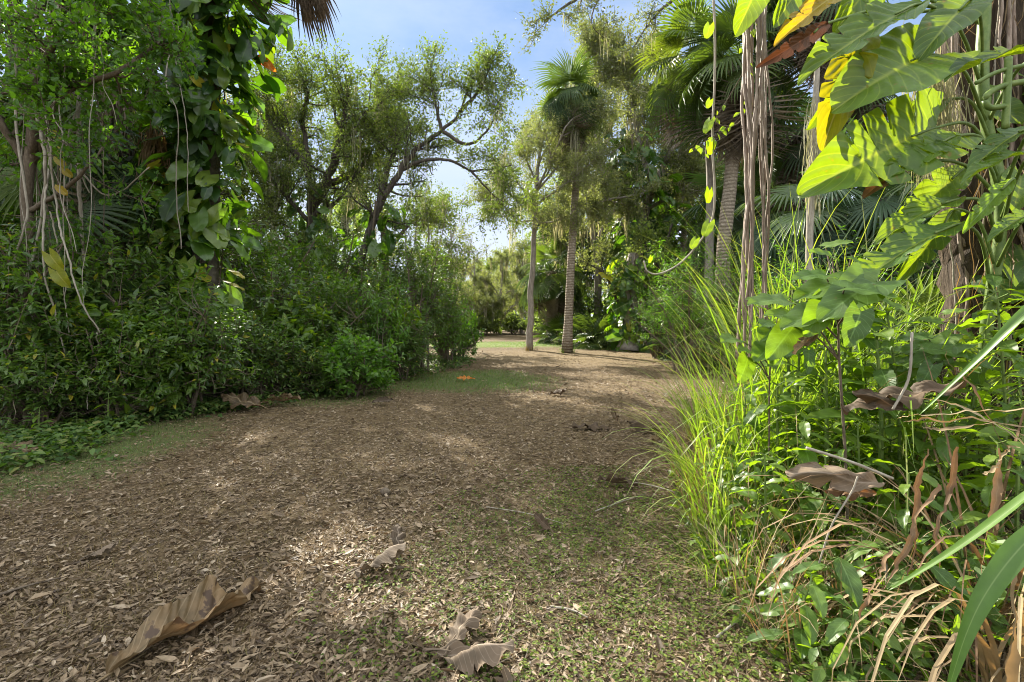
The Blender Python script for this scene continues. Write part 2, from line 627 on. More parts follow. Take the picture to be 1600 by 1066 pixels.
def moss_on(root, kids, rng, n, Lr, mat, wd=0.025, per=12, origin=None):
    ms = Acc()
    for _ in range(n):
        q = kids[rng.integers(len(kids))]
        f = rng.uniform(0, len(q) - 1.01)
        i = int(f)
        p = q[i] * (1 - f + i) + q[i + 1] * (f - i)
        k = rng.integers(per // 2, per * 2)
        P = p + rng.normal(0, .09, (k, 3)) * [1, 1, .3]
        L = rng.uniform(*Lr) * rng.uniform(.35, 1.0, k)
        strands(ms, P, L, wd * rng.uniform(.6, 1.3, k), rng, rng.uniform(0, 1, k))
    return ms.obj('moss_clumps', mat, root)


def make_tree(root, seed, mains, lmat, bmat, nsub=9, sublen=1.6, ntwig=9, twiglen=0.5, leaves=26, size=0.07, tmpl=TINY,
              up=0.2, jit=0.07, moss=None, t0=0.3, sides=8, tdraw=True, keep=1.0, droop=0.0, lump=0.06):
    """mains: list of (points, radius at start, radius at end, amount of growth)"""
    rng = np.random.default_rng(seed)
    wood, lf, twigs, kids = Acc(), Acc(), [], []
    for pts, ra, rb, amt in mains:
        pl = spline(pts, max(7, 5 * len(pts)))
        k = len(pl)
        pl[1:-1] += rng.normal(0, 0.25, (k - 2, 3)) * min(.12, ra * .6)
        r = np.linspace(ra, rb, k)
        tube(wood, pl, r, sides, rng.uniform(0, 1), lump=lump, rng=rng)
        if amt > 0:
            ramify(wood, twigs, pl, r, rng, int(nsub * amt), sublen, ntwig, twiglen, up, t0, tdraw, kids)
    wood.obj('trunk', bmat, root, smooth=True)
    twig_leaves(lf, twigs, leaves, size, rng, tmpl, jit, keep=keep, droop=droop)
    lf.obj('crown', lmat, root)
    if moss:
        moss_on(root, kids or [np.array(m_[0]) for m_ in mains], rng, *moss)
    return root


FAN = [fan_leaf(34, 112, 0.25, 0.5, 1), fan_leaf(32, 105, 0.35, 0.8, 2), fan_leaf(36, 118, 0.15, 0.3, 3, fold=.12)]
FAN_DEAD = [fan_leaf(26, 95, 0.5, 1.3, 5, comp=0.5, ragged=.3), fan_leaf(24, 80, 0.7, 1.0, 6, comp=0.4, ragged=.35)]
FAN_LOW = [fan_leaf(24, 110, 0.15, 0.3, 8), fan_leaf(22, 115, 0.3, 0.5, 9)]


def fronds(acc_leaf, acc_stem, c, n, plen, size, rng, el=(-35, 75), az=None, tm=None, sag=0.3, v=(0, 1)):
    """n fan leaves on curved stalks round the point c"""
    tm = tm or FAN
    for i in range(n):
        a = (i * 2.399 + rng.uniform(-.35, .35)) if az is None else R(rng.uniform(*az))
        e = R(el[0] + (el[1] - el[0]) * ((i + rng.uniform(0, 1)) / n))
        L = plen * rng.uniform(.75, 1.15)
        d = np.array([math.cos(a) * math.cos(e), math.sin(a) * math.cos(e), math.sin(e)])
        tip = c + d * L + np.array([0, 0, -sag * L * math.cos(e)])
        mid = c + d * L * .5 + np.array([0, 0, -sag * .12 * L])
        pl = spline([c + d * .03, mid, tip], 6)
        tube(acc_stem, pl, np.linspace(.02, .009, 6) * size, 4, rng.uniform(0, 1), cap=False)
        dd = nrm(pl[-1] - pl[-2] + np.array([0, 0, -.05]))
        nn = nrm(np.array([-d[0] * .3, -d[1] * .3, 1.0]) + rng.normal(0, .25, 3))
        k = rng.integers(len(tm))
        s_ = size * rng.uniform(.8, 1.15)
        acc_leaf.inst(tm[k], [tip], frames(dd[None], nn[None]), np.array([s_]), [rng.uniform(*v)])


def make_palm(root, seed, trunk, r0, r1, lmat, dmat, bmat, smat, n=26, plen=1.1, size=1.0, ndead=16, el=(-40, 80), boots=True,
              origin=(0, 0, 0), deadel=(-88, -45), sides=10):
    rng = np.random.default_rng(seed)
    o = np.asarray(origin, float)
    wood, st, lf, dd = Acc(), Acc(), Acc(), Acc()
    pl = spline(trunk, 26)
    prof = np.linspace(r0, r1, 26)
    prof[:3] *= [1.45, 1.2, 1.06]
    tube(wood, pl, prof, sides, 0.5, lump=0.05, rng=rng)
    c = pl[-1]
    if boots:
        for i in range(40):
            a = i * 2.399
            zz = -0.1 - 0.055 * i
            j = max(0, min(25, int(25 + zz / max(.05, np.linalg.norm(pl[-1] - pl[0])) * 25)))
            p = pl[j] * 1.0
            dv = np.array([math.cos(a), math.sin(a), 0])
            tube(wood, np.array([p + dv * r1 * .8, p + dv * (r1 + .09) + [0, 0, .16], p + dv * (r1 + .13) + [0, 0, .34]]), np.array([.045, .035, .02]), 4, .2)
    wood.obj('trunk', bmat, root, smooth=True)
    fronds(lf, st, c, n, plen, size, rng, el)
    lf.obj('crown', lmat, root)
    st.obj('frond_stalks', smat, root)
    if ndead:
        sd = Acc()
        fronds(dd, sd, c + [0, 0, -.25], ndead, plen * .8, size * .95, rng, deadel, tm=FAN_DEAD, sag=.5)
        dd.obj('dead_fronds', dmat, root)
        sd.obj('dead_stalks', smat, root)
    return root


def make_palmetto(root, seed, n, lmat, smat, plen=0.7, size=0.6, el=(10, 85)):
    rng = np.random.default_rng(seed)
    lf, st = Acc(), Acc()
    fronds(lf, st, np.array([0, 0, 0.1]), n, plen, size, rng, el, tm=FAN_LOW, sag=.25)
    lf.obj('fronds', lmat, root)
    st.obj('frond_stalks', smat, root)
    return root


HEART = leaf_big(11, 3, lambda t: heart_w(t) * np.where(t > .8, .75, 1.0), (-62, 50), 0.25, 0.4, 0.04, 2, seed=3)
HEART2 = leaf_big(9, 3, lambda t: heart_w(t) * 1.15, (-60, 45), -0.1, 0.15, 0.04, 2.5, seed=8)


def climb(lf, st, axis, rad, n, size, rng, tm=(HEART, HEART2), face=None, stalk=0.16, hang=0.6, v=(0, 1)):
    """leaves of a climbing vine round a trunk: axis polyline, spread radius"""
    axis = np.asarray(axis)
    k = len(axis)
    for i in range(n):
        f = rng.uniform(0, k - 1.001)
        j = int(f)
        p = axis[j] * (1 - f + j) + axis[j + 1] * (f - j)
        a = rng.uniform(0, 2 * math.pi) if face is None else rng.normal(face[0], face[1])
        out = np.array([math.cos(a), math.sin(a), 0])
        rr = rad * rng.uniform(.55, 1.15)
        b = p + out * rr
        if st is not None and rng.uniform() < .6:
            tube(st, np.array([p + out * rad * .25 + [0, 0, -.05], (p + b) / 2 + [0, 0, .06], b]), np.array([.008, .006, .004]) * size / .35, 3, rng.uniform(0, 1), cap=False)
        s_ = size * rng.uniform(.42, 1.25)
        d = nrm(out * rng.uniform(.2, 1.0) + np.array([0, 0, -hang]) + rng.normal(0, .42, 3))
        nn = nrm(out + np.array([0, 0, .6]) + rng.normal(0, .45, 3))
        lf.inst(tm[rng.integers(len(tm))], [b], frames(d[None], nn[None]), np.array([s_]), [rng.uniform(*v)])


def make_weed(root, seed, h, n, size, tmpl, lmat, smat, lean=(0, 0), flat=0.8, pair=True, taper=0.5, pet=0.25):
    """an upright stem with pairs of leaves, larger below"""
    rng = np.random.default_rng(seed)
    st, lf = Acc(), Acc()
    pl = spline([(0, 0, -.02), (lean[0] * .4 + rng.normal(0, .02), lean[1] * .4, h * .55), (lean[0], lean[1], h)], 8)
    tube(st, pl, np.linspace(.006, .0025, 8) * max(1, size / .12), 5, .4)
    a0 = rng.uniform(0, 6)
    for i in range(n):
        t = 0.25 + 0.75 * ((i // 2 if pair else i) / max(1, (n / 2 if pair else n) - 1))
        f = min(t, .999) * 7
        j = int(f)
        p = pl[j] * (1 - f + j) + pl[j + 1] * (f - j)
        a = a0 + (i % 2) * math.pi + (i // 2) * 1.57 if pair else a0 + i * 2.4
        a += rng.uniform(-.3, .3)
        s_ = size * (1 - taper * t) * rng.uniform(.75, 1.2)
        o = np.array([math.cos(a), math.sin(a), 0])
        b = p + o * s_ * pet + [0, 0, s_ * pet * .6]
        tube(st, np.array([p, b]), np.array([.003, .002]) * max(1, size / .12), 3, .6, cap=False)
        d = nrm(o + np.array([0, 0, rng.uniform(-.45, .35)]))
        nn = nrm(np.array([0, 0, flat]) + o * .25 + rng.normal(0, .25, 3))
        lf.inst(tmpl, [b], frames(d[None], nn[None]), np.array([s_]), [rng.uniform(0, 1)])
    st.obj('stem', smat, root)
    lf.obj('foliage', lmat, root, smooth=True)
    return root

# ================================================================== camera, sky, sun
SKY_K, FILL_CLOUD = 0.8, 9.0
SUN_EL, SUN_AZ = 34.5, -28.0          # azimuth from straight ahead, negative = towards the left
cam = bpy.data.cameras.new('camera')
cam.sensor_width = 36.0
cam.lens = 36.0 * F / 1600.0
cam.shift_y = -(533.0 - HOR) / 1600.0
cam.clip_start, cam.clip_end = 0.05, 2000
co = bpy.data.objects.new('camera', cam)
COL.objects.link(co)
co.location = (0, 0, CAM_H)
co.rotation_euler = (R(90), 0, 0)
S.camera = co

world = bpy.data.worlds.new('World')
S.world = world
world.use_nodes = True
nt = world.node_tree
nt.nodes.clear()
wo = nt.nodes.new('ShaderNodeOutputWorld')
bg = nt.nodes.new('ShaderNodeBackground')
sky = nt.nodes.new('ShaderNodeTexSky')
sky.sky_type = 'NISHITA'
sky.sun_disc = False
sky.sun_elevation = R(SUN_EL)
sky.sun_rotation = R(SUN_AZ)
sky.air_density, sky.dust_density, sky.ozone_density = 1.0, 0.4, 1.6
# the glare round the sun is held back, thin cloud lies low in front, bright cloud added overhead and behind, out of view, fills the shade
k_ = nt.nodes.new('ShaderNodeVectorMath'); k_.operation = 'MULTIPLY_ADD'
nt.links.new(sky.outputs[0], k_.inputs[0]); k_.inputs[1].default_value = (0.22,) * 3; k_.inputs[2].default_value = (1, 1, 1)
dv = nt.nodes.new('ShaderNodeVectorMath'); dv.operation = 'DIVIDE'
nt.links.new(sky.outputs[0], dv.inputs[0]); nt.links.new(k_.outputs[0], dv.inputs[1])
tc = nt.nodes.new('ShaderNodeTexCoord')
sp_ = nt.nodes.new('ShaderNodeSeparateXYZ'); nt.links.new(tc.outputs['Generated'], sp_.inputs[0])
mp = nt.nodes.new('ShaderNodeMapping')
mp.inputs['Scale'].default_value = (1.0, 1.0, 2.2)
nt.links.new(tc.outputs['Generated'], mp.inputs[0])
cz = noise(nt, 2.1, 6, 0.6, mp.outputs[0])
thin = ramp(nt, cz, [(0.36, (0.03, 0.03, 0.03)), (0.7, (0.62, 0.62, 0.62))])
low = ramp(nt, sp_.outputs[2], [(0.1, (0.85, 0.85, 0.85)), (0.46, (0.04, 0.04, 0.04))])
over = ramp(nt, sp_.outputs[2], [(0.58, (0, 0, 0)), (0.76, (1, 1, 1))])
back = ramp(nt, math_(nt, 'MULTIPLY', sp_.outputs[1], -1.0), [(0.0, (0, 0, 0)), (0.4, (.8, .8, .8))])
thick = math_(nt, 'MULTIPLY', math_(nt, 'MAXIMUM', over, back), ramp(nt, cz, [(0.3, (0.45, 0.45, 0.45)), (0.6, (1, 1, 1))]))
skyc = mixc(nt, thin, mixc(nt, 1.0, dv.outputs[0], (SKY_K * .6, SKY_K * .88, SKY_K * 1.3), 'MULTIPLY'), (2.5, 2.8, 3.3))
skyc = mixc(nt, low, skyc, (2.8, 3.0, 3.4))
skyc = mixc(nt, thick, skyc, (FILL_CLOUD * .97, FILL_CLOUD, FILL_CLOUD * 1.03))
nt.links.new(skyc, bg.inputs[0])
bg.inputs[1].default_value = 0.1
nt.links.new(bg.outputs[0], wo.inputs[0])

sl = bpy.data.lights.new('sun', 'SUN')
sl.energy = 4.9
sl.angle = R(0.5)
sl.color = (1.0, 0.93, 0.80)
so = bpy.data.objects.new('sun', sl)
COL.objects.link(so)
to_sun = Vector((math.sin(R(SUN_AZ)) * math.cos(R(SUN_EL)), math.cos(R(SUN_AZ)) * math.cos(R(SUN_EL)), math.sin(R(SUN_EL))))
so.rotation_euler = to_sun.to_track_quat('Z', 'Y').to_euler()
so.location = (-10, 20, 20)

S.view_settings.view_transform = 'Standard'
S.view_settings.look = 'None'
S.view_settings.exposure = 1.82
S.view_settings.gamma = 1.0
S.render.engine = 'CYCLES'
S.cycles.max_bounces = 6
S.cycles.diffuse_bounces = 4
S.cycles.glossy_bounces = 2
S.cycles.transmission_bounces = 2
S.cycles.sample_clamp_indirect = 6.0
S.cycles.use_denoising = True
S.cycles.denoising_prefilter = 'ACCURATE'
S.cycles.pixel_filter_type = 'BLACKMAN_HARRIS'
S.cycles.filter_width = 1.0
S.cycles.sample_clamp_direct = 4.0
S.cycles.blur_glossy = 1.0
S.cycles.caustics_reflective = False
S.cycles.caustics_refractive = False

# ================================================================== materials
M = {}
M['coffee'] = leaf_mat('dark_glossy_leaf', [(0.0, (0.026, 0.056, 0.014)), (0.4, (0.064, 0.115, 0.026)), (0.96, (0.135, 0.2, 0.04)), (0.985, (0.32, 0.27, 0.03))], (0.14, 0.22, 0.012), 0.42, 0.36, 0.5, rib=(0.08, 0.13, 0.04))
M['bright'] = leaf_mat('fresh_green_leaf', [(0.04, 0.09, 0.015), (0.07, 0.15, 0.02), (0.12, 0.2, 0.03)], (0.16, 0.26, 0.012), 0.45, 0.42, 0.4, rib=(0.15, 0.22, 0.06))
M['bright2'] = leaf_mat('mid_green_leaf', [(0.03, 0.065, 0.015), (0.065, 0.115, 0.024), (0.12, 0.175, 0.035)], (0.16, 0.23, 0.015), 0.42, 0.38, 0.45, rib=(0.12, 0.18, 0.05))
M['weed'] = leaf_mat('weed_leaf', [(0.04, 0.085, 0.016), (0.075, 0.135, 0.022), (0.13, 0.195, 0.03)], (0.25, 0.3, 0.012), 0.5, 0.42, 0.4, rib=(0.16, 0.26, 0.08), veins=0.35, mottle=.35, mscale=30)
M['weed_big'] = leaf_mat('broad_weed_leaf', [(0.045, 0.095, 0.02), (0.08, 0.145, 0.028), (0.12, 0.19, 0.035)], (0.24, 0.29, 0.015), 0.48, 0.45, 0.4, rib=(0.17, 0.27, 0.1), veins=0.4, mottle=.45, mscale=25, blotch=((0.14, 0.1, 0.035), 22.0, 0.68))
M['oak'] = leaf_mat('oak_leaf', [(0.05, 0.06, 0.028), (0.085, 0.1, 0.042), (0.14, 0.145, 0.055), (0.19, 0.15, 0.05)], (0.16, 0.19, 0.035), 0.4, 0.4, 0.4, mottle=0)
M['oakdark'] = leaf_mat('green_oak_leaf', [(0.04, 0.062, 0.022), (0.09, 0.118, 0.036), (0.14, 0.17, 0.05), (0.19, 0.2, 0.06)], (0.16, 0.21, 0.022), 0.42, 0.4, 0.4, mottle=0)  # greener leaf tone than the plain oak leaf
M['paleoak'] = leaf_mat('pale_oak_leaf', [(0.085, 0.1, 0.05), (0.15, 0.17, 0.085), (0.25, 0.25, 0.12)], (0.2, 0.22, 0.06), 0.45, 0.5, 0.3, mottle=0)
M['maple'] = leaf_mat('light_compound_leaf', [(0.03, 0.075, 0.012), (0.06, 0.125, 0.018), (0.1, 0.18, 0.025)], (0.17, 0.27, 0.012), 0.45, 0.45, 0.3, rib=(0.15, 0.25, 0.06))
M['pothos'] = leaf_mat('climbing_vine_leaf', [(0, (0.018, 0.045, 0.012)), (.35, (0.04, 0.09, 0.018)), (.7, (0.085, 0.15, 0.025)), (.93, (0.16, 0.21, 0.03)), (.97, (.34, .28, .03))], (0.16, 0.26, 0.012), 0.4, 0.3, 0.5, rib=(0.1, 0.17, 0.04), veins=0.12)
M['philo'] = leaf_mat('giant_split_leaf', [(0.03, 0.075, 0.012), (0.055, 0.12, 0.015), (0.1, 0.175, 0.018)], (0.28, 0.28, 0.006), 0.46, 0.38, 0.45, rib=(0.26, 0.32, 0.06), veins=0.4, mottle=.45, mscale=14, vein_n=11, blotch=((0.16, 0.11, 0.03), 11.0, 0.66))
M['yellow'] = leaf_mat('yellowing_leaf', [(0.16, 0.2, 0.015), (0.24, 0.21, 0.015), (0.28, 0.17, 0.02)], (0.3, 0.23, 0.01), 0.42, 0.4, 0.4, rib=(0.4, 0.36, 0.1), veins=.25, mottle=.35, mscale=18, blotch=((0.22, 0.1, 0.03), 7.0, 0.6))
M['lime'] = leaf_mat('lime_round_leaf', [(0.12, 0.2, 0.02), (0.2, 0.28, 0.02)], (0.3, 0.32, 0.01), 0.4, 0.4, 0.3, rib=(0.3, 0.4, 0.1), veins=.2)
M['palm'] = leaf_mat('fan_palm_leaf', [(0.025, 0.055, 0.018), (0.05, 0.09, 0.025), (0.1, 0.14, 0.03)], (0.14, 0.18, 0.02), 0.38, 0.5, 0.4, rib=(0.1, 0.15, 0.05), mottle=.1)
M['palmlit'] = leaf_mat('sunny_fan_palm_leaf', [(0.045, 0.085, 0.022), (0.08, 0.13, 0.03), (0.18, 0.18, 0.035)], (0.17, 0.21, 0.018), 0.4, 0.5, 0.4, rib=(0.15, 0.18, 0.05), mottle=.1)  # brighter copy of the palm leaf, sunlight put into its colour
M['palmblue'] = leaf_mat('bluish_palmetto_leaf', [(0.03, 0.065, 0.035), (0.055, 0.1, 0.055), (0.1, 0.14, 0.06)], (0.12, 0.17, 0.03), 0.35, 0.5, 0.4, mottle=.1)
M['deadfrond'] = leaf_mat('dead_palm_frond', [(0.1, 0.08, 0.06), (0.19, 0.155, 0.12), (0.3, 0.25, 0.195)], (0.09, 0.075, 0.05), 0.2, 0.75, 0.15, mottle=.3)
M['grass'] = leaf_mat('tall_grass_blade', [(0.09, 0.16, 0.02), (0.15, 0.24, 0.025), (0.24, 0.32, 0.05), (0.3, 0.32, 0.12)], (0.24, 0.29, 0.035), 0.38, 0.42, 0.4, rib=(0.3, 0.36, 0.14), mottle=.4, mscale=14, tip=(0.26, 0.26, 0.09))
M['broadgrass'] = leaf_mat('broad_grass_blade', [(0.06, 0.13, 0.03), (0.1, 0.18, 0.04)], (0.2, 0.28, 0.02), 0.4, 0.42, 0.4, rib=(0.22, 0.3, 0.12), mottle=.25, mscale=40)
M['straw'] = leaf_mat('dry_straw', [(0.14, 0.1, 0.06), (0.24, 0.18, 0.1), (0.36, 0.29, 0.18)], (0.2, 0.13, 0.05), 0.25, 0.7, 0.2, mottle=.3, mscale=30)
M['rust'] = leaf_mat('rusty_dead_blade', [(0.1, 0.055, 0.028), (0.16, 0.09, 0.042), (0.24, 0.14, 0.06)], (0.18, 0.09, 0.03), 0.2, 0.6, 0.2, rib=(0.3, 0.2, 0.1), mottle=.4, mscale=25)
M['drybrown'] = leaf_mat('dry_brown_blade', [(0.1, 0.06, 0.035), (0.17, 0.105, 0.06), (0.25, 0.17, 0.1)], (0.17, 0.11, 0.05), 0.2, 0.65, 0.15, rib=(0.26, 0.19, 0.11), mottle=.5, mscale=25)
M['deadleaf'] = leaf_mat('dry_brown_leaf', [(0.09, 0.06, 0.034), (0.155, 0.105, 0.058), (0.225, 0.16, 0.092)], (0.12, 0.07, 0.03), 0.12, 0.6, 0.25, rib=(0.34, 0.26, 0.16), veins=.35, mottle=.8, mscale=9, vein_n=14, blotch=((0.07, 0.045, 0.028), 14.0, 0.58))
M['deadgrey'] = leaf_mat('weathered_grey_leaf', [(0.06, 0.044, 0.031), (0.1, 0.074, 0.053), (0.15, 0.112, 0.082)], (0.08, 0.06, 0.035), 0.06, 0.75, 0.15, rib=(0.3, 0.24, 0.18), veins=.3, mottle=.6, mscale=10, vein_n=12)
M['deaddark'] = leaf_mat('dark_dead_leaf', [(0.04, 0.028, 0.018), (0.07, 0.048, 0.03), (0.12, 0.085, 0.055)], (0.08, 0.05, 0.025), 0.08, 0.7, 0.2, rib=(0.18, 0.12, 0.08), veins=.2, mottle=.5, mscale=8)
M['orange'] = leaf_mat('orange_dead_leaf', [(0.36, 0.14, 0.025), (0.5, 0.24, 0.04)], (0.42, 0.16, 0.015), 0.35, 0.5, 0.3, rib=(0.5, 0.3, 0.1), veins=.3, mottle=.6, mscale=9, blotch=((0.16, 0.06, 0.025), 6.0, 0.55))
M['deadred'] = leaf_mat('red_brown_dead_leaf', [(0.07, 0.035, 0.022), (0.11, 0.055, 0.03), (0.17, 0.09, 0.045)], (0.12, 0.05, 0.02), 0.2, 0.6, 0.2, rib=(0.2, 0.1, 0.06), veins=.4, mottle=.5, mscale=12, vein_n=12)
M['litter'] = leaf_mat('fallen_oak_leaf', [(0.038, 0.024, 0.014), (0.1, 0.069, 0.04), (0.18, 0.128, 0.076), (0.255, 0.19, 0.122), (0.38, 0.315, 0.24)], (0.12, 0.07, 0.03), 0.1, 0.6, 0.3, rib=(0.3, 0.22, 0.14), mottle=.35, mscale=60)
M['thatch'] = leaf_mat('dry_short_grass', [(0.07, 0.05, 0.026), (0.14, 0.1, 0.045), (0.2, 0.15, 0.068), (0.11, 0.115, 0.035)], (0.16, 0.13, 0.03), 0.2, 0.7, 0.2, mottle=.2)
M['lawn'] = leaf_mat('short_green_grass', [(0.05, 0.09, 0.02), (0.08, 0.14, 0.03), (0.14, 0.17, 0.045)], (0.16, 0.24, 0.02), 0.35, 0.5, 0.3, mottle=.1)
M['clover'] = leaf_mat('creeping_clover_leaf', [(0.045, 0.07, 0.016), (0.085, 0.12, 0.024), (0.16, 0.19, 0.035)], (0.16, 0.22, 0.015), 0.35, 0.65, 0.12, mottle=.1)
M['cover'] = leaf_mat('low_creeper_leaf', [(0.025, 0.055, 0.014), (0.05, 0.095, 0.022), (0.09, 0.15, 0.035), (0.16, 0.17, 0.05)], (0.13, 0.2, 0.02), 0.35, 0.55, 0.25, rib=(0.1, 0.17, 0.06), mottle=.4)
M['darkfrond'] = leaf_mat('dark_dead_frond', [(0.04, 0.03, 0.022), (0.075, 0.058, 0.042), (0.12, 0.095, 0.07)], (0.05, 0.04, 0.03), 0.12, 0.8, 0.1, mottle=.3)
M['moss'] = leaf_mat('spanish_moss', [(0.18, 0.18, 0.13), (0.27, 0.265, 0.195), (0.38, 0.36, 0.27)], (0.2, 0.19, 0.1), 0.4, 0.9, 0.05, mottle=0)
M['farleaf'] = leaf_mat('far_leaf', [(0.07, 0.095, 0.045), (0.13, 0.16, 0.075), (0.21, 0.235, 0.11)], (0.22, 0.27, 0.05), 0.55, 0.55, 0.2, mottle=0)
M['darkwood'] = leaf_mat('deep_forest_leaf', [(0.014, 0.03, 0.01), (0.03, 0.06, 0.016), (0.06, 0.1, 0.024)], (0.1, 0.15, 0.012), 0.4, 0.45, 0.3, mottle=0)
M['bark'] = bark_mat('dark_oak_bark', [(0.035, 0.03, 0.025), (0.07, 0.058, 0.046), (0.13, 0.115, 0.095)], (7, 7, 1.6))
M['palebark'] = bark_mat('pale_grey_bark', [(0.14, 0.12, 0.1), (0.24, 0.21, 0.175), (0.36, 0.33, 0.28)], (6, 6, 1.8), 0.4)
M['twig'] = bark_mat('brown_twig', [(0.06, 0.045, 0.03), (0.11, 0.085, 0.06), (0.17, 0.14, 0.1)], (20, 20, 6), 0.3)
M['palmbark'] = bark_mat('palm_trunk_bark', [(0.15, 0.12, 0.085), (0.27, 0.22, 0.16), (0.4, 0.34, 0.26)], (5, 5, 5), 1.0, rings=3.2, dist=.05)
M['palmdark'] = bark_mat('shaded_palm_bark', [(0.05, 0.042, 0.034), (0.1, 0.085, 0.068), (0.17, 0.145, 0.115)], (5, 5, 5), 0.6, rings=3.0)  # darker copy of the palm bark, shade put into its colour
M['stalk'] = bark_mat('green_stalk', [(0.06, 0.1, 0.025), (0.1, 0.15, 0.035), (0.16, 0.2, 0.06)], (10, 10, 10), 0.1, 0.45)
M['liana'] = bark_mat('woody_liana', [(0.16, 0.14, 0.11), (0.26, 0.23, 0.18), (0.36, 0.33, 0.27)], (14, 14, 4), 0.5)
M['root'] = bark_mat('aerial_root_bark', [(0.11, 0.075, 0.055), (0.22, 0.165, 0.125), (0.38, 0.32, 0.26)], (22, 22, 4), 0.6, 0.6)
M['fibre'] = bark_mat('fibrous_trunk', [(0.028, 0.02, 0.013), (0.065, 0.047, 0.031), (0.13, 0.098, 0.066)], (18, 18, 1.4), 1.0, dist=.04)

# ================================================================== ground
def wob(x, y):
    return (0.5 * np.sin(0.9 * x + 0.5 * y + 1) + 0.5 * np.sin(1.7 * y - 0.8 * x) + 0.35 * np.sin(3.1 * x + 2.3 * y) + 0.25 * np.sin(5.3 * y - 4.1 * x + 2))


def gz(x, y):
    return 0.022 * wob(np.asarray(x, float), np.asarray(y, float))


EDGE_Y = [-6, 2, 3.5, 4.5, 5.3, 6.1, 6.9, 7.6, 8.0, 10, 12.2, 14.3, 18, 25, 40]
EDGE_X = [-5.5, -4.6, -4.5, -4.45, -4.5, -4.4, -4.05, -3.3, -2.8, -2.45, -1.85, -1.35, -1.5, -2.2, -6]


def left_edge(y):
    return np.interp(y, EDGE_Y, EDGE_X)


def axis(lo, flo, fhi, hi, step):
    a = list(np.arange(flo, fhi + 1e-6, step))
    s, x = step, flo
    while x > lo:
        s *= 1.35
        x -= s
        a.insert(0, x)
    s, x = step, fhi
    while x < hi:
        s *= 1.35
        x += s
        a.append(x)
    return np.array(a)


gx = axis(-400, -12, 12, 400, 0.16)
gy = axis(-400, -1, 30, 500, 0.16)
XX, YY = np.meshgrid(gx, gy)
fade = np.clip(1.6 - np.hypot(XX, YY - 10) / 40, 0, 1)
ZZ = gz(XX, YY) * fade + 0.006 * np.sin(XX * 17 + YY * 5) * np.sin(YY * 13 - XX * 7) * fade
nx, ny = len(gx), len(gy)
i = np.arange(ny - 1)[:, None] * nx
j = np.arange(nx - 1)[None]
q = np.stack([i + j, i + j + 1, i + nx + j + 1, i + nx + j], -1).reshape(-1, 4)
ga = Acc()
ga.add(np.stack([XX, YY, ZZ], -1).reshape(-1, 3), np.concatenate([q[:, [0, 1, 2]], q[:, [0, 2, 3]]]))

gm, nt, out = newmat('leaf_strewn_ground')
tcg = N(nt, 'ShaderNodeTexCoord').outputs['Object']
big = noise(nt, 0.7, 4, .6, tcg)
mid = noise(nt, 7, 5, .65, tcg)
fine = noise(nt, 75, 4, .7, tcg)
soil = ramp(nt, mid, [(0.28, (0.046, 0.032, 0.016)), (0.5, (0.1, 0.07, 0.035)), (0.75, (0.165, 0.12, 0.06))])
flecks = ramp(nt, fine, [(0.3, (0.45, 0.42, 0.38)), (0.52, (1, 1, 1)), (0.7, (1.7, 1.6, 1.5))])
soil = mixc(nt, 0.8, soil, mixc(nt, 1, soil, flecks, 'MULTIPLY'))
vor = N(nt, 'ShaderNodeTexVoronoi', feature='F1')
vor.inputs['Scale'].default_value = 30
vor.inputs['Randomness'].default_value = 1
nt.links.new(tcg, vor.inputs['Vector'])
sepv = N(nt, 'ShaderNodeSeparateColor')
nt.links.new(vor.outputs['Color'], sepv.inputs[0])
chips = ramp(nt, sepv.outputs[0], [(0.55, (0, 0, 0)), (0.6, (1, 1, 1))])
soil = mixc(nt, math_(nt, 'MULTIPLY', chips, 0.45), soil, ramp(nt, sepv.outputs[1], [(0, (0.085, 0.055, 0.03)), (0.6, (0.21, 0.15, 0.08)), (1, (0.34, 0.27, 0.18))]))


def patch(cx, cy, rx, ry, lo, hi):
    m_ = N(nt, 'ShaderNodeMapping')
    m_.inputs['Location'].default_value = (-cx / rx, -cy / ry, 0)
    m_.inputs['Scale'].default_value = (1 / rx, 1 / ry, 0)
    nt.links.new(tcg, m_.inputs[0])
    ln = N(nt, 'ShaderNodeVectorMath', operation='LENGTH')
    nt.links.new(m_.outputs[0], ln.inputs[0])
    f = math_(nt, 'ADD', ln.outputs['Value'], math_(nt, 'MULTIPLY', math_(nt, 'SUBTRACT', mid, 0.5), 1.4))
    f = math_(nt, 'ADD', f, math_(nt, 'MULTIPLY', math_(nt, 'SUBTRACT', big, 0.5), 1.0))
    return ramp(nt, f, [(lo, (1, 1, 1)), (hi, (0, 0, 0))])


PATCHES = [(-0.9, 10.6, 1.9, 1.9, .8), (-0.2, 26.0, 5.0, 3.4, .92), (-4.3, 4.8, 1.25, 2.1, .8), (0.35, 2.5, 1.1, 1.1, .22), (-2.9, 8.6, 1.0, 1.5, .5)]
green = ramp(nt, fine, [(0.3, (0.04, 0.06, 0.018)), (0.5, (0.075, 0.105, 0.03)), (0.7, (0.13, 0.15, 0.05))])
col = soil
for (cx, cy, rx, ry, a_) in PATCHES:
    col = mixc(nt, math_(nt, 'MULTIPLY', patch(cx, cy, rx, ry, .55, 1.15), a_), col, green if cy < 20 else (0.15, 0.18, 0.055))
tan = mixc(nt, 0.5, col, ramp(nt, fine, [(0.3, (0.16, 0.115, 0.06)), (0.7, (0.3, 0.23, 0.12))]))
col = mixc(nt, math_(nt, 'MULTIPLY', patch(4.0, 18.0, 8.0, 5.0, .5, 1.1), .8), col, tan)  # clearing painted paler, sunlight put into the ground colour
p = N(nt, 'ShaderNodeBsdfPrincipled')
nt.links.new(col, p.inputs['Base Color'])
p.inputs['Roughness'].default_value = 0.95
p.inputs['Specular IOR Level'].default_value = 0.15
b = N(nt, 'ShaderNodeBump')
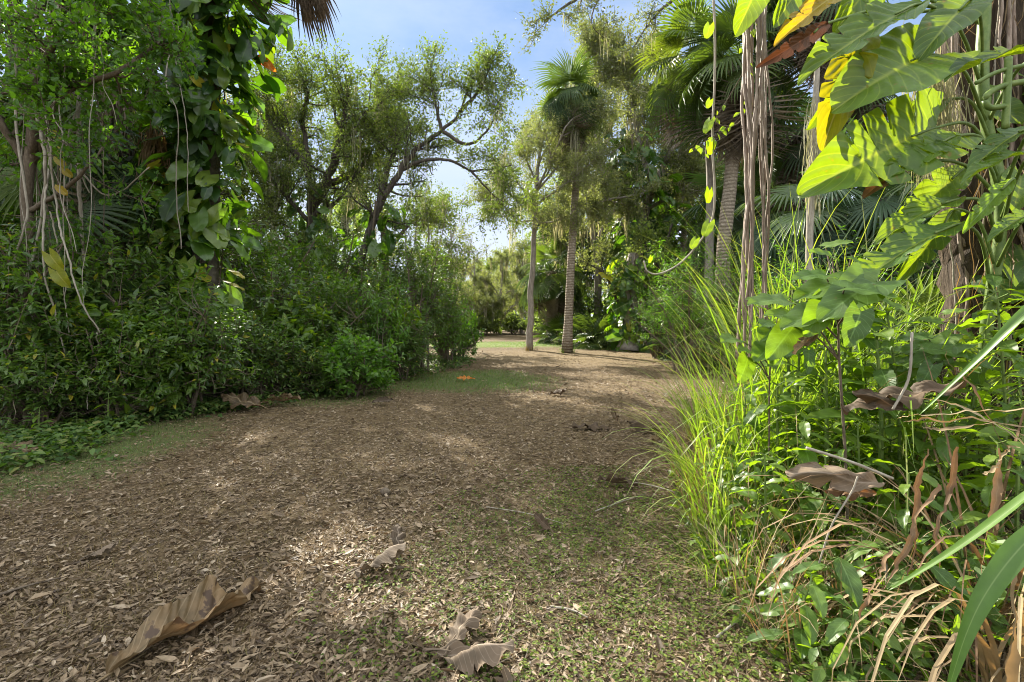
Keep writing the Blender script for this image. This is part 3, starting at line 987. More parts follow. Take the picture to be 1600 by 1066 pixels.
b.inputs['Strength'].default_value = 0.9
b.inputs['Distance'].default_value = 0.02
nt.links.new(math_(nt, 'ADD', fine, math_(nt, 'ADD', mid, math_(nt, 'MULTIPLY', chips, .3))), b.inputs['Height'])
nt.links.new(b.outputs[0], p.inputs['Normal'])
nt.links.new(p.outputs[0], out.inputs[0])
go = ga.obj('ground', gm, smooth=True)
tag(go, 'brown leaf strewn forest path and clearing', None, None, 'structure')


def scatter(rng, n, y0, y1, xr=None, wide=1.12):
    """points over the visible ground, denser near the camera"""
    y = y0 * (y1 / y0) ** rng.uniform(0, 1, n)
    x = rng.uniform(-1, 1, n) * (y * wide + .2)
    return x, y


def in_patch(x, y, rng, soft=.25):
    w = np.zeros_like(x)
    for (cx, cy, rx, ry, a_) in PATCHES:
        d = np.hypot((x - cx) / rx, (y - cy) / ry) + 0.18 * wob(x * 2, y * 2)
        w = np.maximum(w, np.clip((1.15 - d) / soft / 2, 0, 1) * min(1, a_ + .1))
    return w


rng = np.random.default_rng(11)
# small fallen leaves: countless
OVAL = [leaf_small(0.36, f_, d_) for f_, d_ in ((0.5, -0.25), (-0.35, 0.3), (0.15, 0.1), (0.9, -0.1))]
la = Acc()
x, y = scatter(rng, 80000, 1.35, 30)
k = (x > left_edge(y) - 1.0) & (x < 9)
x, y = x[k], y[k]
dens = 0.5 + 0.5 * np.sin(1.3 * x + 2.2 * np.sin(.8 * y)) * np.sin(1.1 * y + .7 * x)
k = rng.uniform(size=len(x)) < np.clip(0.25 + 0.85 * dens ** 1.5 - 0.4 * in_patch(x, y, rng), .08, 1)
x, y = x[k], y[k]
m = len(x)
az = rng.uniform(0, 2 * math.pi, m)
D = np.stack([np.cos(az), np.sin(az), rng.normal(0, .16, m)], -1)
nn = nrm(np.stack([rng.normal(0, .33, m), rng.normal(0, .33, m), np.ones(m)], -1))
sz = np.clip(rng.lognormal(-3.65, .46, m), .008, .085) * (1 + y / 40)
vv = np.clip(rng.beta(2.0, 2.4, m), 0, 1)
w_ = rng.uniform(.4, 1.2, m)
P = np.stack([x, y, gz(x, y) + rng.uniform(.004, .022, m)], -1)
g = rng.integers(0, 4, m)
for q_ in range(4):
    s_ = g == q_
    la.inst(OVAL[q_], P[s_], frames(D[s_], nn[s_]), np.stack([sz * w_, sz, sz], -1)[s_], vv[s_])
x, y = scatter(rng, 170000, 1.5, 20)
k = (x > left_edge(y) - .2) & (x < 8) & (rng.uniform(size=len(x)) < 1 - .75 * in_patch(x, y, rng))
x, y = x[k], y[k]
m = len(x)
az = rng.uniform(0, 6.283, m)
D = np.stack([np.cos(az), np.sin(az), rng.normal(0, .2, m)], -1)
nn = nrm(np.stack([rng.normal(0, .45, m), rng.normal(0, .45, m), np.ones(m)], -1))
sz = np.clip(rng.lognormal(-3.85, .4, m), .008, .05) * (1 + y / 25)
la.inst(TINY, np.stack([x, y, gz(x, y) + rng.uniform(.002, .014, m)], -1), frames(D, nn), np.stack([sz * rng.uniform(.4, 1.1, m), sz, sz], -1), np.clip(rng.beta(1.6, 2.2, m), 0, 1))
x, y = scatter(rng, 5000, 1.4, 14)
k = x > left_edge(y) - .4
x, y = x[k], y[k]
m = len(x)
blades(la, np.stack([x, y, gz(x, y) + .008], -1), rng.normal(.6, 1.2, m), rng.uniform(.03, .16, m), rng.uniform(1.3, 1.6, m), rng.uniform(-.2, .2, m), rng.uniform(.002, .005, m), rng.uniform(0, .7, m), 3)
tag(la.obj('fallen_leaves', M['litter']), 'small dry oak leaves strewn over the path', None, None, 'stuff')

# worn, dry grass between the leaves
ta = Acc()
x, y = scatter(rng, 120000, 1.35, 24)
k = (x > left_edge(y) - .3) & (x < 8)
x, y = x[k], y[k]
tuft = 0.5 + 0.5 * np.sin(4.3 * x + 1.5 * np.sin(3 * y)) * np.sin(3.7 * y + 1.9 * x)
k = rng.uniform(size=len(x)) < .3 + .7 * tuft
x, y = x[k], y[k]
m = len(x)
P = np.stack([x, y, gz(x, y) - .004], -1)
blades(ta, P, rng.uniform(0, 6.3, m), rng.uniform(.018, .06, m) * (1 + y / 30), rng.uniform(.5, 1.35, m), rng.uniform(-.2, .8, m), rng.uniform(.002, .0042, m) * (1 + y / 7), np.clip(rng.beta(2, 2, m), 0, 1), 3)
tag(ta.obj('dry_grass', M['thatch']), 'worn dry grass of the path', None, None, 'stuff')

# green grass patches
ta = Acc()
xs, ys = [], []
for (cx, cy, rx, ry, a_), cnt in zip(PATCHES, (15000, 12000, 9000, 5000, 5000)):
    r_ = np.sqrt(rng.uniform(0, 1, cnt)) * 1.15
    t_ = rng.uniform(0, 6.283, cnt)
    xx_, yy_ = cx + rx * r_ * np.cos(t_), cy + ry * r_ * np.sin(t_)
    k = rng.uniform(size=cnt) < in_patch(xx_, yy_, rng)
    xs.append(xx_[k]); ys.append(yy_[k])
x, y = np.concatenate(xs), np.concatenate(ys)
m = len(x)
P = np.stack([x, y, gz(x, y) - .004], -1)
blades(ta, P, rng.uniform(0, 6.3, m), rng.uniform(.02, .055, m) * (1 + y / 25), rng.uniform(.2, 1.1, m), rng.uniform(0, .9, m), rng.uniform(.002, .004, m) * (1 + y / 6), rng.uniform(0, 1, m), 3)
tag(ta.obj('green_grass', M['lawn']), 'thin green grass in patches on the path', None, None, 'stuff')

# creeping clover low over the near ground
ca = Acc()
x = rng.uniform(-0.9, 1.7, 27000); y = 1.35 + 3.0 * rng.uniform(0, 1, 27000) ** 1.2
cl = 0.5 + 0.5 * np.sin(6 * x + 2 * np.sin(4 * y)) * np.sin(5 * y - 3 * x)
k = rng.uniform(size=len(x)) < np.clip(.1 + .5 * cl + .35 * x, 0, 1) * np.clip(1.7 - abs(x - .5) * .8 - abs(y - 2.3) * .5, 0, 1)
x, y = x[k], y[k]
for q_ in range(3):
    m = len(x)
    a_ = rng.uniform(0, 6.3, m)
    D = np.stack([np.cos(a_), np.sin(a_), rng.uniform(-.1, .3, m)], -1)
    nn = nrm(np.stack([rng.normal(0, .3, m), rng.normal(0, .3, m), np.ones(m)], -1))
    ca.inst(leaf_small(.62, .2, .2), np.stack([x, y, gz(x, y) + rng.uniform(.008, .03, m)], -1), frames(D, nn), rng.uniform(.009, .02, m), rng.uniform(0, 1, m))
tag(ca.obj('creeping_clover', M['clover']), 'creeping clover over the near ground', None, None, 'stuff')

# low leafy creeper along the foot of the shrubs
ca = Acc()
y = np.concatenate([rng.uniform(2.5, 17, 9000), rng.uniform(3.4, 7.5, 5500)])
x = left_edge(y) + np.concatenate([rng.normal(-.35, .45, 9000), rng.normal(-.05, .4, 5500)])
k = (rng.uniform(size=len(x)) < .25 + .75 * (np.sin(5.1 * x + 1.3 * y) * np.sin(4.3 * y - 2.2 * x) > -.25)) & (x < left_edge(y) + .3 + .25 * np.sin(3 * y) + .25 * (y < 6) + .2 * np.sin(7 * y + 1)) & (x > left_edge(y) - 1.9)
x, y = x[k], y[k]
m = len(x)
a_ = rng.uniform(0, 6.3, m)
D = np.stack([np.cos(a_), np.sin(a_), rng.uniform(-.5, .5, m)], -1)
nn = nrm(np.stack([rng.normal(0, .4, m), rng.normal(-.1, .4, m), np.ones(m)], -1))
ca.inst(LEAF_W, np.stack([x, y, gz(x, y) + rng.uniform(.02, .16, m)], -1), frames(D, nn), rng.uniform(.04, .095, m), rng.uniform(0, 1, m))
tag(ca.obj('ground_cover', M['cover']), 'low green creeper along the foot of the shrubs', None, None, 'stuff')

# ================================================================== shrubs along the path
def base(px, d):
    return (GX(px, d), d, float(gz(GX(px, d), d)))


SH = []


def shrub_src(name, label, loc, seed, h, w, n, mat, size=.12, per=10, tmpl=LEAF_S, group=None, **kw):
    r = thing(name, label, 'shrub', loc, 0, group)
    make_shrub(r, seed, h, w, n, M[mat], M['twig'], size, per, tmpl, **kw)
    return r


# four grown shrubs of about 2 m, then copies of them turned and scaled
c1 = shrub_src('glossy_shrub', 'tall dark glossy shrub below the tangled vines, bare grey twig showing in it', base(120, 6.7), 21, 2.5, 2.3, 620, 'coffee', .1)
c2 = shrub_src('glossy_shrub', 'dark glossy shrub just in front of the vine wrapped palm', base(292, 6.75), 22, 1.75, 1.6, 480, 'coffee', .09)
c3 = shrub_src('low_shrub', 'small bright green leafy bush bulging onto the path beside brown fallen leaves', base(552, 8.45), 23, 1.08, 1.25, 300, 'bright', .085, 10, LEAF_W)
c4 = shrub_src('tall_shrub', 'tall upright leafy shrub at the bend of the path, thin stems at its foot', base(655, 12.6), 24, 3.3, 2.0, 640, 'bright2', .085, 10, LEAF_S, skew=.5)
c5 = shrub_src('airy_shrub', 'airy pale green shrub on the far bank in front of two palm trunks', base(1072, 12.5), 25, 3.5, 2.3, 420, 'bright', .085, 9, LEAF_N, shell=.25)


c6 = shrub_src('large_leaf_shrub', 'pale large leaved shrub leaning out between the dark ones below the hanging lianas', base(165, 6.35), 28, 1.5, 1.3, 150, 'weed', .17, 9, LEAF_W, shell=.3)
c7 = shrub_src('twiggy_shrub', 'half bare twiggy shrub with thin narrow leaves behind the long brown leaf', base(430, 8.3), 29, 1.5, 1.2, 150, 'bright', .085, 8, LEAF_N, shell=.2)


def cp(src, name, label, px, d, sc, rz, group=None):
    o = dup(src, label, base(px, d), R(rz), sc, group)
    o.name = name
    return o


cp(c1, 'glossy_shrub', 'dark glossy shrub at the picture edge with a hanging pale vine before it', 8, 6.1, (1, 1, 1.0), 80)
cp(c2, 'glossy_shrub', 'knee high dark shrub above low creeper and a curled brown leaf', 60, 5.75, (.8, .7, .62), 200)
cp(c2, 'glossy_shrub', 'chest high dark shrub with drooping twig tips between creeper and tall shrub', 195, 6.25, (.9, .85, .8), 130)
cp(c1, 'glossy_shrub', 'tall dark shrub directly under dead palm fronds', 212, 7.6, (.9, .9, 1.0), 190)
cp(c2, 'glossy_shrub', 'dark rounded shrub at the foot of the vine wrapped palm, nearest the long brown leaf', 395, 7.9, (.85, .85, .75), 300)
cp(c1, 'glossy_shrub', 'tall green shrub filling the gap past the vine wrapped palm', 440, 9.4, (1, 1, .95), 20)
cp(c2, 'glossy_shrub', 'medium shrub with sunlit top leaves behind the small bright bush', 500, 9.3, (1.05, 1.05, 1.0), 60)
cp(c1, 'glossy_shrub', 'broad shrub standing over the small bright bush, lit along its crest', 560, 10.8, (.95, .95, .92), 250)
cp(c2, 'glossy_shrub', 'low dark shrub beyond the small bright bush, creeper at its foot', 622, 10.9, (.95, .95, .8), 10)
cp(c2, 'low_shrub', 'low dark shrub tucked behind the sunlit dapple on the path edge', 470, 8.3, (.72, .72, .55), 120)
cp(c4, 'tall_shrub', 'tall slender shrub nearest the clearing, open twigs against the light', 692, 14.6, (.8, .8, .9), 140)
cp(c4, 'tall_shrub', 'tall shrub between leaning oak and path bend', 600, 13.2, (1.1, 1.1, 1.05), 220)
cp(c3, 'low_shrub', 'yellow green sunlit bush at the last corner of the shrubbery', 716, 16.2, (1.15, 1.1, 1.55), 75)
cp(c4, 'tall_shrub', 'tall dim shrub standing beneath the dark forked oak', 520, 12.6, (1.2, 1.2, 1.1), 310)
cp(c1, 'tall_shrub', 'tall dim shrub just past the vine wrapped palm, below pale twigs', 408, 11.2, (1.2, 1.2, 1.4), 100)
cp(c1, 'tall_shrub', 'tall shaded shrub behind the hanging lianas', 30, 8.2, (1.3, 1.2, 1.35), 280)
cp(c4, 'tall_shrub', 'tall shaded shrub under the drooping fan palm', 180, 9.2, (1.4, 1.3, 1.15), 30)
cp(c4, 'tall_shrub', 'tall shaded shrub behind the vine wrapped palm column', 300, 10.0, (1.4, 1.4, 1.15), 160)
cp(c1, 'tall_shrub', 'tall leafy shrub outside the picture edge', -130, 7.2, (1.3, 1.3, 1.5), 10)

cp(c6, 'large_leaf_shrub', 'pale large leaved shrub under the thin looping liana', 250, 6.5, (.8, .8, .75), 100)
cp(c6, 'large_leaf_shrub', 'pale large leaved shrub catching light past the vine wrapped palm', 455, 8.9, (1, 1, 1.1), 200)
cp(c6, 'large_leaf_shrub', 'large leaved shrub beyond the small bright bush by the bend', 605, 11.2, (1.1, 1.1, 1.2), 310)
cp(c7, 'twiggy_shrub', 'half bare twiggy shrub showing pale twigs below the picture edge liana', 45, 6.0, (1.2, 1.2, 1.3), 60)
cp(c7, 'twiggy_shrub', 'half bare twiggy shrub poking above the sunlit shrubs by the leaning oak', 590, 10.2, (1.2, 1.2, 1.5), 160)
cp(c7, 'twiggy_shrub', 'half bare twiggy shrub at the last corner of the shrubbery', 705, 14.2, (1.2, 1.2, 1.4), 230)
cp(c7, 'twiggy_shrub', 'half bare twiggy shrub between the two dark shrubs by the seedling', 235, 6.45, (1.1, 1.1, 1.0), 280)

# seedlings in the creeper
wl = thing('seedling', 'light green seedling with broad leaves lit before the dark shrubs', 'seedling', base(170, 5.75))
make_weed(wl, 31, .42, 10, .16, LEAF_W, M['weed'], M['stalk'])
o = dup(wl, 'light green seedling at the very foot of the shrubs beside a curled brown leaf', base(62, 5.35), R(70), .8); o.name = 'seedling'
o = dup(wl, 'small pale seedling low in the creeper above the brown leaf at picture edge', base(120, 5.6), R(150), .55); o.name = 'seedling'

# ================================================================== vine wrapped palm
PV = np.array(base(321, 7.9))
vp = wthing('vine_wrapped_palm', 'palm with dark trunk wrapped from foot to crown in climbing vine', 'palm tree', PV)
ax = spline([PV, PV + [-.02, .05, 3], PV + [.05, .05, 5.6], PV + [.12, .1, 8.6]], 30)
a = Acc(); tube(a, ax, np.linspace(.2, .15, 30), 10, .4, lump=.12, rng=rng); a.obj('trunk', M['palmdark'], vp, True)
a, s_ = Acc(), Acc()
fronds(a, s_, ax[-1], 24, 1.1, 1.05, np.random.default_rng(5), (-30, 80))
a.obj('crown', M['palm'], vp); s_.obj('frond_stalks', M['stalk'], vp)
a, s_ = Acc(), Acc()
fronds(a, s_, ax[-1] + [0, 0, -.3], 12, .9, 1.0, np.random.default_rng(6), (-88, -50), tm=FAN_DEAD, sag=.5)
a.obj('dead_fronds', M['deadfrond'], vp)
vv_ = wthing('climbing_vine', 'large leaved climbing vine covering the palm trunk beside the path', 'vine', PV + [0, 0, .3])
a, s_ = Acc(), Acc()
r_ = np.random.default_rng(7)
for z0, z1, n_, rad, size in ((.7, 3.0, 190, .55, .29), (2.6, 4.6, 190, .6, .32), (4.2, 6.2, 190, .7, .35), (5.8, 8.4, 140, .85, .42)):
    i0, i1 = int(z0 / 8.6 * 29), int(z1 / 8.6 * 29) + 1
    climb(a, s_, ax[i0:i1 + 1], rad, n_, size, r_, face=(-1.6, 1.5))
# arms of the vine reaching out over the path near the top
for e in ((1.15, .0, 5.75), (.9, -.25, 5.3), (1.05, -.2, 6.3), (-.9, -.3, 5.2), (-1.0, .2, 5.9)):
    e = PV + np.array(e)
    pl = spline([PV + [0, 0, e[2] - PV[2] - .25], (PV + e) / 2 * [1, 1, 0] + [0, 0, e[2] + .2], e], 9)
    tube(s_, pl, np.linspace(.02, .01, 9), 5, .5)
    climb(a, s_, pl, .22, 15, .42, r_, hang=.75)
for k_ in range(9):
    an = r_.uniform(0, 6.3)
    ofs = np.array([math.cos(an), math.sin(an), 0]) * .2
    tube(s_, ax + ofs + .03 * np.sin(np.arange(30)[:, None] * .9 + k_) * [1, 1, 0], .013, 4, .3)
s_.obj('stems', M['twig'], vv_); a.obj('foliage', M['pothos'], vv_, True)
hb = wthing('hanging_leaf', 'dead orange leaf hanging from vine against the sky', 'dead leaf', W(408, 95, 8.0))
a = Acc(); a.inst(leaf_big(16, 4, ovate_w(.36), (0, 35), .3, .3, .05, 3, crumple=.03, seed=4), [W(400, 88, 8.0)], frames(np.array([[.8, 0, -.5]]), np.array([[0, -1, .4]])), np.array([.33]), [.3]); a.obj('blade', M['orange'], hb)

# ================================================================== tangled tree and lianas by the picture edge
def mains_px(lst):
    out_ = []
    for pts, ra, rb, amt in lst:
        out_.append(([W(*p_) for p_ in pts], ra, rb, amt))
    return out_


TT = base(40, 6.4)
tt = wthing('tangled_tree', 'leafy tree with light green leaflets draped in lianas at the picture edge', 'tree', TT)
make_tree(tt, 41, [([TT, (TT[0] + .1, 6.3, 2.5), (TT[0] + .3, 6.2, 4.6), (TT[0] + .2, 6.2, 7.5)], .08, .04, .6)] +
          mains_px([(((48, 260, 6.3), (100, 150, 6.0), (190, 110, 5.8), (255, 60, 6.2)), .05, .015, 1.1),
                    (((52, 240, 6.2), (60, 120, 5.8), (110, 40, 5.6), (180, -30, 5.8)), .05, .015, 1.1),
                    (((45, 330, 6.3), (110, 290, 6.0), (160, 230, 5.9)), .035, .01, .4),
                    (((45, 260, 6.3), (-20, 160, 6.0), (-90, 60, 6.0)), .05, .015, .8),
                    (((60, 100, 6.3), (120, -30, 6.4), (240, -90, 7.0)), .05, .015, .9)]),
          M['maple'], M['twig'], 15, .8, 10, .35, 15, .07, LEAF_W, up=.1, jit=.05, t0=.1)

LIANA = [  # pixel path, distance, radius: woody stems hanging in front of the shrubs
    (((22, -40), (26, 80), (20, 200), (34, 330), (12, 420), (40, 500)), 5.9, .017, 'pale liana hanging nearest the picture edge, kinked halfway down'),
    (((48, -40), (56, 120), (62, 190), (70, 260), (60, 360), (34, 470)), 5.9, .022, 'thick grey liana that forks below the light green leaves'),
    (((60, 190), (75, 250), (68, 330), (72, 420), (100, 560)), 5.8, .014, 'thin pale liana swinging from the thick grey one into the shrub'),
    (((118, -40), (122, 60), (128, 160), (130, 250), (134, 330), (140, 420)), 6.4, .03, 'stout brown liana like a bare stem beside the dead fronds'),
    (((150, 40), (140, 130), (112, 200), (115, 240), (160, 300), (190, 300), (235, 262)), 6.2, .013, 'looping thin liana that swings across under the dead fronds'),
    (((262, -40), (272, 60), (262, 130), (286, 190), (282, 300), (290, 390)), 7.0, .01, 'pair twisted thin liana close before the vine wrapped palm'),
    (((279, 20), (276, 110), (292, 200), (296, 330)), 7.0, .008, 'thread thin liana dangling before the vine wrapped palm leaves'),
    (((70, 180), (80, 300), (95, 380), (112, 460), (148, 520)), 5.7, .012, 'straight pale stick slanting down into the tall dark shrub'),
    (((75, 330), (84, 420), (90, 520)), 5.8, .008, 'short pale liana end hanging free over the shrub'),
    (((0, 125), (30, 165), (60, 200), (100, 240), (135, 300)), 6.0, .011, 'thin liana crossing diagonally behind the upright ones'),
    (((30, 590), (28, 640), (14, 660)), 5.6, .009, 'short twig like liana end by the creeper'),
    (((152, 520), (152, 560), (140, 590), (132, 640)), 5.9, .008, 'crooked bare twig hanging before the dark shrub'),
]
for pts, d, r0, lab in LIANA:
    P = [W(a_, b_, d + .12 * math.sin(k_ * 1.7)) for k_, (a_, b_) in enumerate(pts)]
    a = Acc()
    pl = spline(P, 40)
    pl[:, :2] += np.cumsum(rng.normal(0, .006, (40, 2)), 0)
    tube(a, pl, np.linspace(r0, r0 * .6, 40), 6, rng.uniform(0, 1), lump=.18, rng=rng)
    o = a.obj('hanging_liana', M['liana'], None, True, origin=pl[-1])
    tag(o, lab, 'vine', 'lianas hanging at the picture edge')

r_ = np.random.default_rng(66)
for k_ in range(16):
    x0, y0 = r_.uniform(30, 150), r_.uniform(-60, 190)
    n_ = 9
    ys = np.linspace(y0, y0 + r_.uniform(220, 480), n_); xs = x0 + np.cumsum(r_.normal(2, 7, n_)); d = r_.uniform(5.6, 6.5)
    pl = spline([W(a_, b_, d + .08 * math.sin(k_ + i_)) for i_, (a_, b_) in enumerate(zip(xs, ys))], 36)
    a = Acc(); tube(a, pl, np.linspace(1, .55, 36) * r_.uniform(.004, .011), 5, r_.uniform(0, 1), lump=.2, rng=r_)
    o = a.obj('thin_liana', M['liana' if k_ % 3 else 'twig'], None, True, origin=pl[-1])
    tag(o, 'thin wiry liana among the many dangling round the thick grey liana', 'vine', 'thin lianas round the thick grey one')
r_ = np.random.default_rng(67)

# ochre seed pods on the hanging liana
for k_, (px, py) in enumerate(((82, 207), (92, 232), (90, 250), (100, 266), (92, 294))):
    a = Acc()
    a.inst(leaf_big(8, 3, ovate_w(.42), (0, 20), -.35, .25, .02, 2), [W(px - 6, py - 6, 5.75)], frames(np.array([[.75, 0, -.6]]), np.array([[.4, -1, .6]])), np.array([.16]), [.2 + .15 * k_])
    o = a.obj('yellow_leaf', M['yellow'], None, True, origin=W(px, py, 5.75))
    tag(o, ['topmost of the yellow drying leaves on the grey liana', 'second drying yellow leaf down the grey liana', 'middle drying yellow leaf on the grey liana', 'browned drying leaf low on the grey liana', 'lowest drying yellow leaf alone on the grey liana'][k_], 'leaf', 'drying leaves on the grey liana')
for px, py, lab in ((78, 410, 'big pale yellow leaf caught in the dark shrub'), (88, 436, 'crumpled yellow leaf below the big pale one in the dark shrub')):
    a = Acc()
    a.inst(HEART, [W(px, py - 12, 5.6)], frames(np.array([[.5, 0, -.8]]), np.array([[0, -1, .5]])), np.array([.2]), [.1])
    o = a.obj('yellow_leaf', M['yellow'], None, True, origin=W(px, py, 5.6)); tag(o, lab, 'leaf')

# fan palms among the trees on that side
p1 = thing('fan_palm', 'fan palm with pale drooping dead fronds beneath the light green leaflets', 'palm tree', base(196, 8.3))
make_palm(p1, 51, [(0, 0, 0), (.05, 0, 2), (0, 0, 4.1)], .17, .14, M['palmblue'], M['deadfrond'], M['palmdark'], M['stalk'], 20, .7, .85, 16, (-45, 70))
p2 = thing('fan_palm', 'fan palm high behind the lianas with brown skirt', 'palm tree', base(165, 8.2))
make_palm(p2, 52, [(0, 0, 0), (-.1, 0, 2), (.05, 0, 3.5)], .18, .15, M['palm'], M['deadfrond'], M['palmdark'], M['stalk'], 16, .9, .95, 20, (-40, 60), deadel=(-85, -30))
a, s_ = Acc(), Acc()
r_ = np.random.default_rng(16)
for tx, ty, vv0 in ((470, -30, .2), (492, -35, .45)):
    tip = W(tx, ty, 8.1)
    pl = spline([ax[-1], (ax[-1] + tip) / 2 + [.1, 0, .35], tip], 9)
    tube(s_, pl, np.linspace(.022, .01, 9), 5, .5)
    a.inst(FAN_DEAD[0], [tip], frames(np.array([[.12, 0, -1]]), np.array([[.2, -1, .1]])), np.array([.6]), [vv0])
a.obj('drooping_frond', M['darkfrond'], vp); s_.obj('drooping_stalk', M['twig'], vp)
pp = thing('palmetto', 'palmetto fans pushing through the shrubs by the vine wrapped palm', 'palm', base(258, 7.7), 0)
make_palmetto(pp, 54, 9, M['palmblue'], M['stalk'], 1.5, .5, (55, 88))

# hanging seed tassel of the palm
a = Acc(); r_ = np.random.default_rng(9)
strands(a, W(240, 205, 7.6) + r_.normal(0, .06, (90, 3)), r_.uniform(.3, 1.0, 90), r_.uniform(.012, .03, 90), r_, r_.uniform(0, .6, 90), sway=.3)
o = a.obj('seed_tassel', M['drybrown'], None, origin=W(240, 205, 7.6)); tag(o, 'brown dried seed tassel hanging before the vine wrapped palm', 'seed tassel')
a = Acc()
strands(a, W(185, 150, 7.4) + r_.normal(0, .09, (110, 3)), r_.uniform(.3, .9, 110), r_.uniform(.015, .035, 110), r_, r_.uniform(0, 1, 110), sway=.15)
o = a.obj('dead_frond', M['deadfrond'], None, origin=W(185, 150, 7.4)); tag(o, 'shredded grey dead frond hanging beside the stout brown liana', 'dead frond')

# ================================================================== trees behind the shrubs
def tree(name, label, px, d, seed, mains, lm, bm, group=None, **kw):
    B = np.array(base(px, d))
    t_ = wthing(name, label, 'tree', B, group)
    make_tree(t_, seed, mains_px(mains), M[lm], M[bm], **kw)
    return t_


tree('oak', 'dark forked oak standing behind shrubs past the vine wrapped palm', 488, 14, 61,
     [(((488, 560, 14), (487, 420, 14), (486, 330, 14), (482, 250, 14), (470, 190, 14)), .14, .05, .5),
      (((487, 330, 14), (520, 260, 13.6), (535, 190, 13.4), (545, 140, 13.2)), .14, .03, 1.0),
      (((484, 270, 14), (440, 210, 14), (415, 170, 14.3), (430, 130, 14.5)), .12, .03, .9),
      (((486, 300, 14), (550, 270, 14.5), (600, 230, 15), (625, 170, 15.2)), .12, .03, 1.0),
      (((470, 190, 14), (480, 150, 13.6), (470, 120, 13.6)), .08, .02, .7), (((486, 350, 14), (440, 300, 13.6), (410, 260, 13.5)), .07, .02, .9),
      (((487, 340, 14), (530, 310, 13.8), (570, 250, 14)), .08, .02, 1.0), (((535, 190, 13.4), (580, 170, 13.6), (610, 150, 14)), .05, .015, 1.0), (((487, 380, 14), (450, 370, 13.8), (420, 340, 13.6)), .06, .02, .8)],
     'oakdark', 'bark', nsub=15, sublen=1.35, ntwig=11, twiglen=.55, leaves=36, size=.072, jit=.085, moss=(26, (.5, 1.4), M['moss']), t0=.12)
tree('leaning_oak', 'oak leaning over the path with long arching bare limbs', 560, 13, 62,
     [(((545, 590, 13), (560, 430, 13), (590, 330, 13), (625, 268, 12.9), (650, 235, 12.8), (690, 205, 12.6), (718, 175, 12.5), (735, 130, 12.5)), .115, .018, .95),
      (((628, 266, 12.9), (665, 250, 12.7), (705, 252, 12.4), (735, 266, 12.2), (770, 264, 12), (800, 258, 11.9)), .05, .012, .5),
      (((735, 266, 12.2), (755, 288, 12.1), (775, 308, 12), (800, 322, 11.9)), .03, .008, .45),
      (((690, 205, 12.6), (730, 225, 12.3), (760, 205, 12.1), (780, 170, 12)), .05, .012, .45),
      (((718, 175, 12.5), (750, 140, 12.3), (765, 105, 12.3)), .05, .012, .7),
      (((690, 205, 12.6), (680, 160, 12.8), (672, 125, 13)), .05, .012, .7),
      (((590, 330, 13), (610, 250, 13.4), (640, 190, 13.8)), .1, .02, .8)],
     'oakdark', 'bark', nsub=16, sublen=1.1, ntwig=10, twiglen=.46, leaves=32, size=.066, jit=.08, moss=(16, (.4, 1.1), M['moss'], .02, 8), t0=.15)
# vine with bigger leaves climbing the two oaks
for px, d, z0, z1, n_, lab in ((488, 13.9, 1.5, 4.6, 75, 'dark climbing vine on the forked oak trunk'), (575, 12.9, 1.6, 4.2, 80, 'climbing vine with large leaves on the leaning oak')):
    cv = wthing('climbing_vine', lab, 'vine', np.array(base(px, d)))
    a, s_ = Acc(), Acc()
    axx = np.array([[GX(px, d) + .25 * t_ * (px > 500), d, z0 + (z1 - z0) * t_] for t_ in np.linspace(0, 1, 12)])
    climb(a, s_, axx, .6, n_, .33, np.random.default_rng(px), v=(0, .8))
    tube(s_, axx + [0, -.22, 0], .025, 5, .4)
    s_.obj('stems', M['twig'], cv); a.obj('foliage', M['pothos'], cv)
tree('slender_tree', 'thin pale grey tree with open twigs seen against the sky past the vine wrapped palm', 425, 17, 63,
     [(((430, 560, 17), (428, 400, 17), (425, 300, 17), (418, 200, 17), (412, 130, 17)), .13, .03, .9),
      (((426, 330, 17), (450, 260, 17), (465, 200, 17), (455, 140, 17)), .07, .015, .9),
      (((426, 300, 17), (395, 240, 17.4), (385, 180, 17.6)), .06, .015, .8)],
     'oak', 'palebark', nsub=11, sublen=1.5, ntwig=9, twiglen=.6, leaves=36, size=.072, jit=.08, moss=(14, (.5, 1.2), M['moss']))
tree('broadleaf_tree', 'tall dark broadleaf tree filling the sky behind the lianas', 20, 10.5, 64,
     [(((30, 600, 10.5), (35, 350, 10.5), (25, 150, 10.5), (20, -60, 10.5)), .25, .1, .8),
      (((30, 250, 10.5), (110, 150, 10.3), (160, 40, 10.5)), .12, .03, 1.1), (((30, 200, 10.5), (-60, 110, 10.5), (-110, 0, 11)), .12, .03, 1.0),
      (((32, 330, 10.5), (100, 300, 10.8), (170, 230, 11)), .08, .02, 1.0), (((25, 100, 10.5), (80, -10, 10.5), (150, -120, 11)), .1, .03, 1.0),
      (((28, 350, 10.5), (-50, 300, 10.5), (-120, 220, 11)), .08, .02, .9)],
     'darkwood', 'bark', nsub=10, sublen=1.5, ntwig=9, twiglen=.5, leaves=26, size=.13, tmpl=TINYW)
tree('broadleaf_tree', 'tall green broadleaf tree between fan palm and vine wrapped palm', 235, 13, 65,
     [(((235, 600, 13), (238, 400, 13), (232, 220, 13), (236, 60, 13)), .22, .08, .8),
      (((236, 300, 13), (285, 210, 13), (310, 120, 13)), .1, .03, .9), (((234, 260, 13), (180, 180, 13), (150, 110, 13.4)), .1, .03, .9),
      (((233, 180, 13), (270, 100, 13), (280, 40, 13)), .08, .02, .8), (((236, 380, 13), (300, 340, 13.3), (350, 300, 13.6)), .08, .02, .9),
      (((236, 400, 13), (180, 360, 13), (140, 320, 13)), .08, .02, .9)],
     'oakdark', 'bark', nsub=10, sublen=1.5, ntwig=8, twiglen=.55, leaves=34, size=.09, jit=.1, tmpl=TINYW, moss=(20, (.5, 1.3), M['moss']))
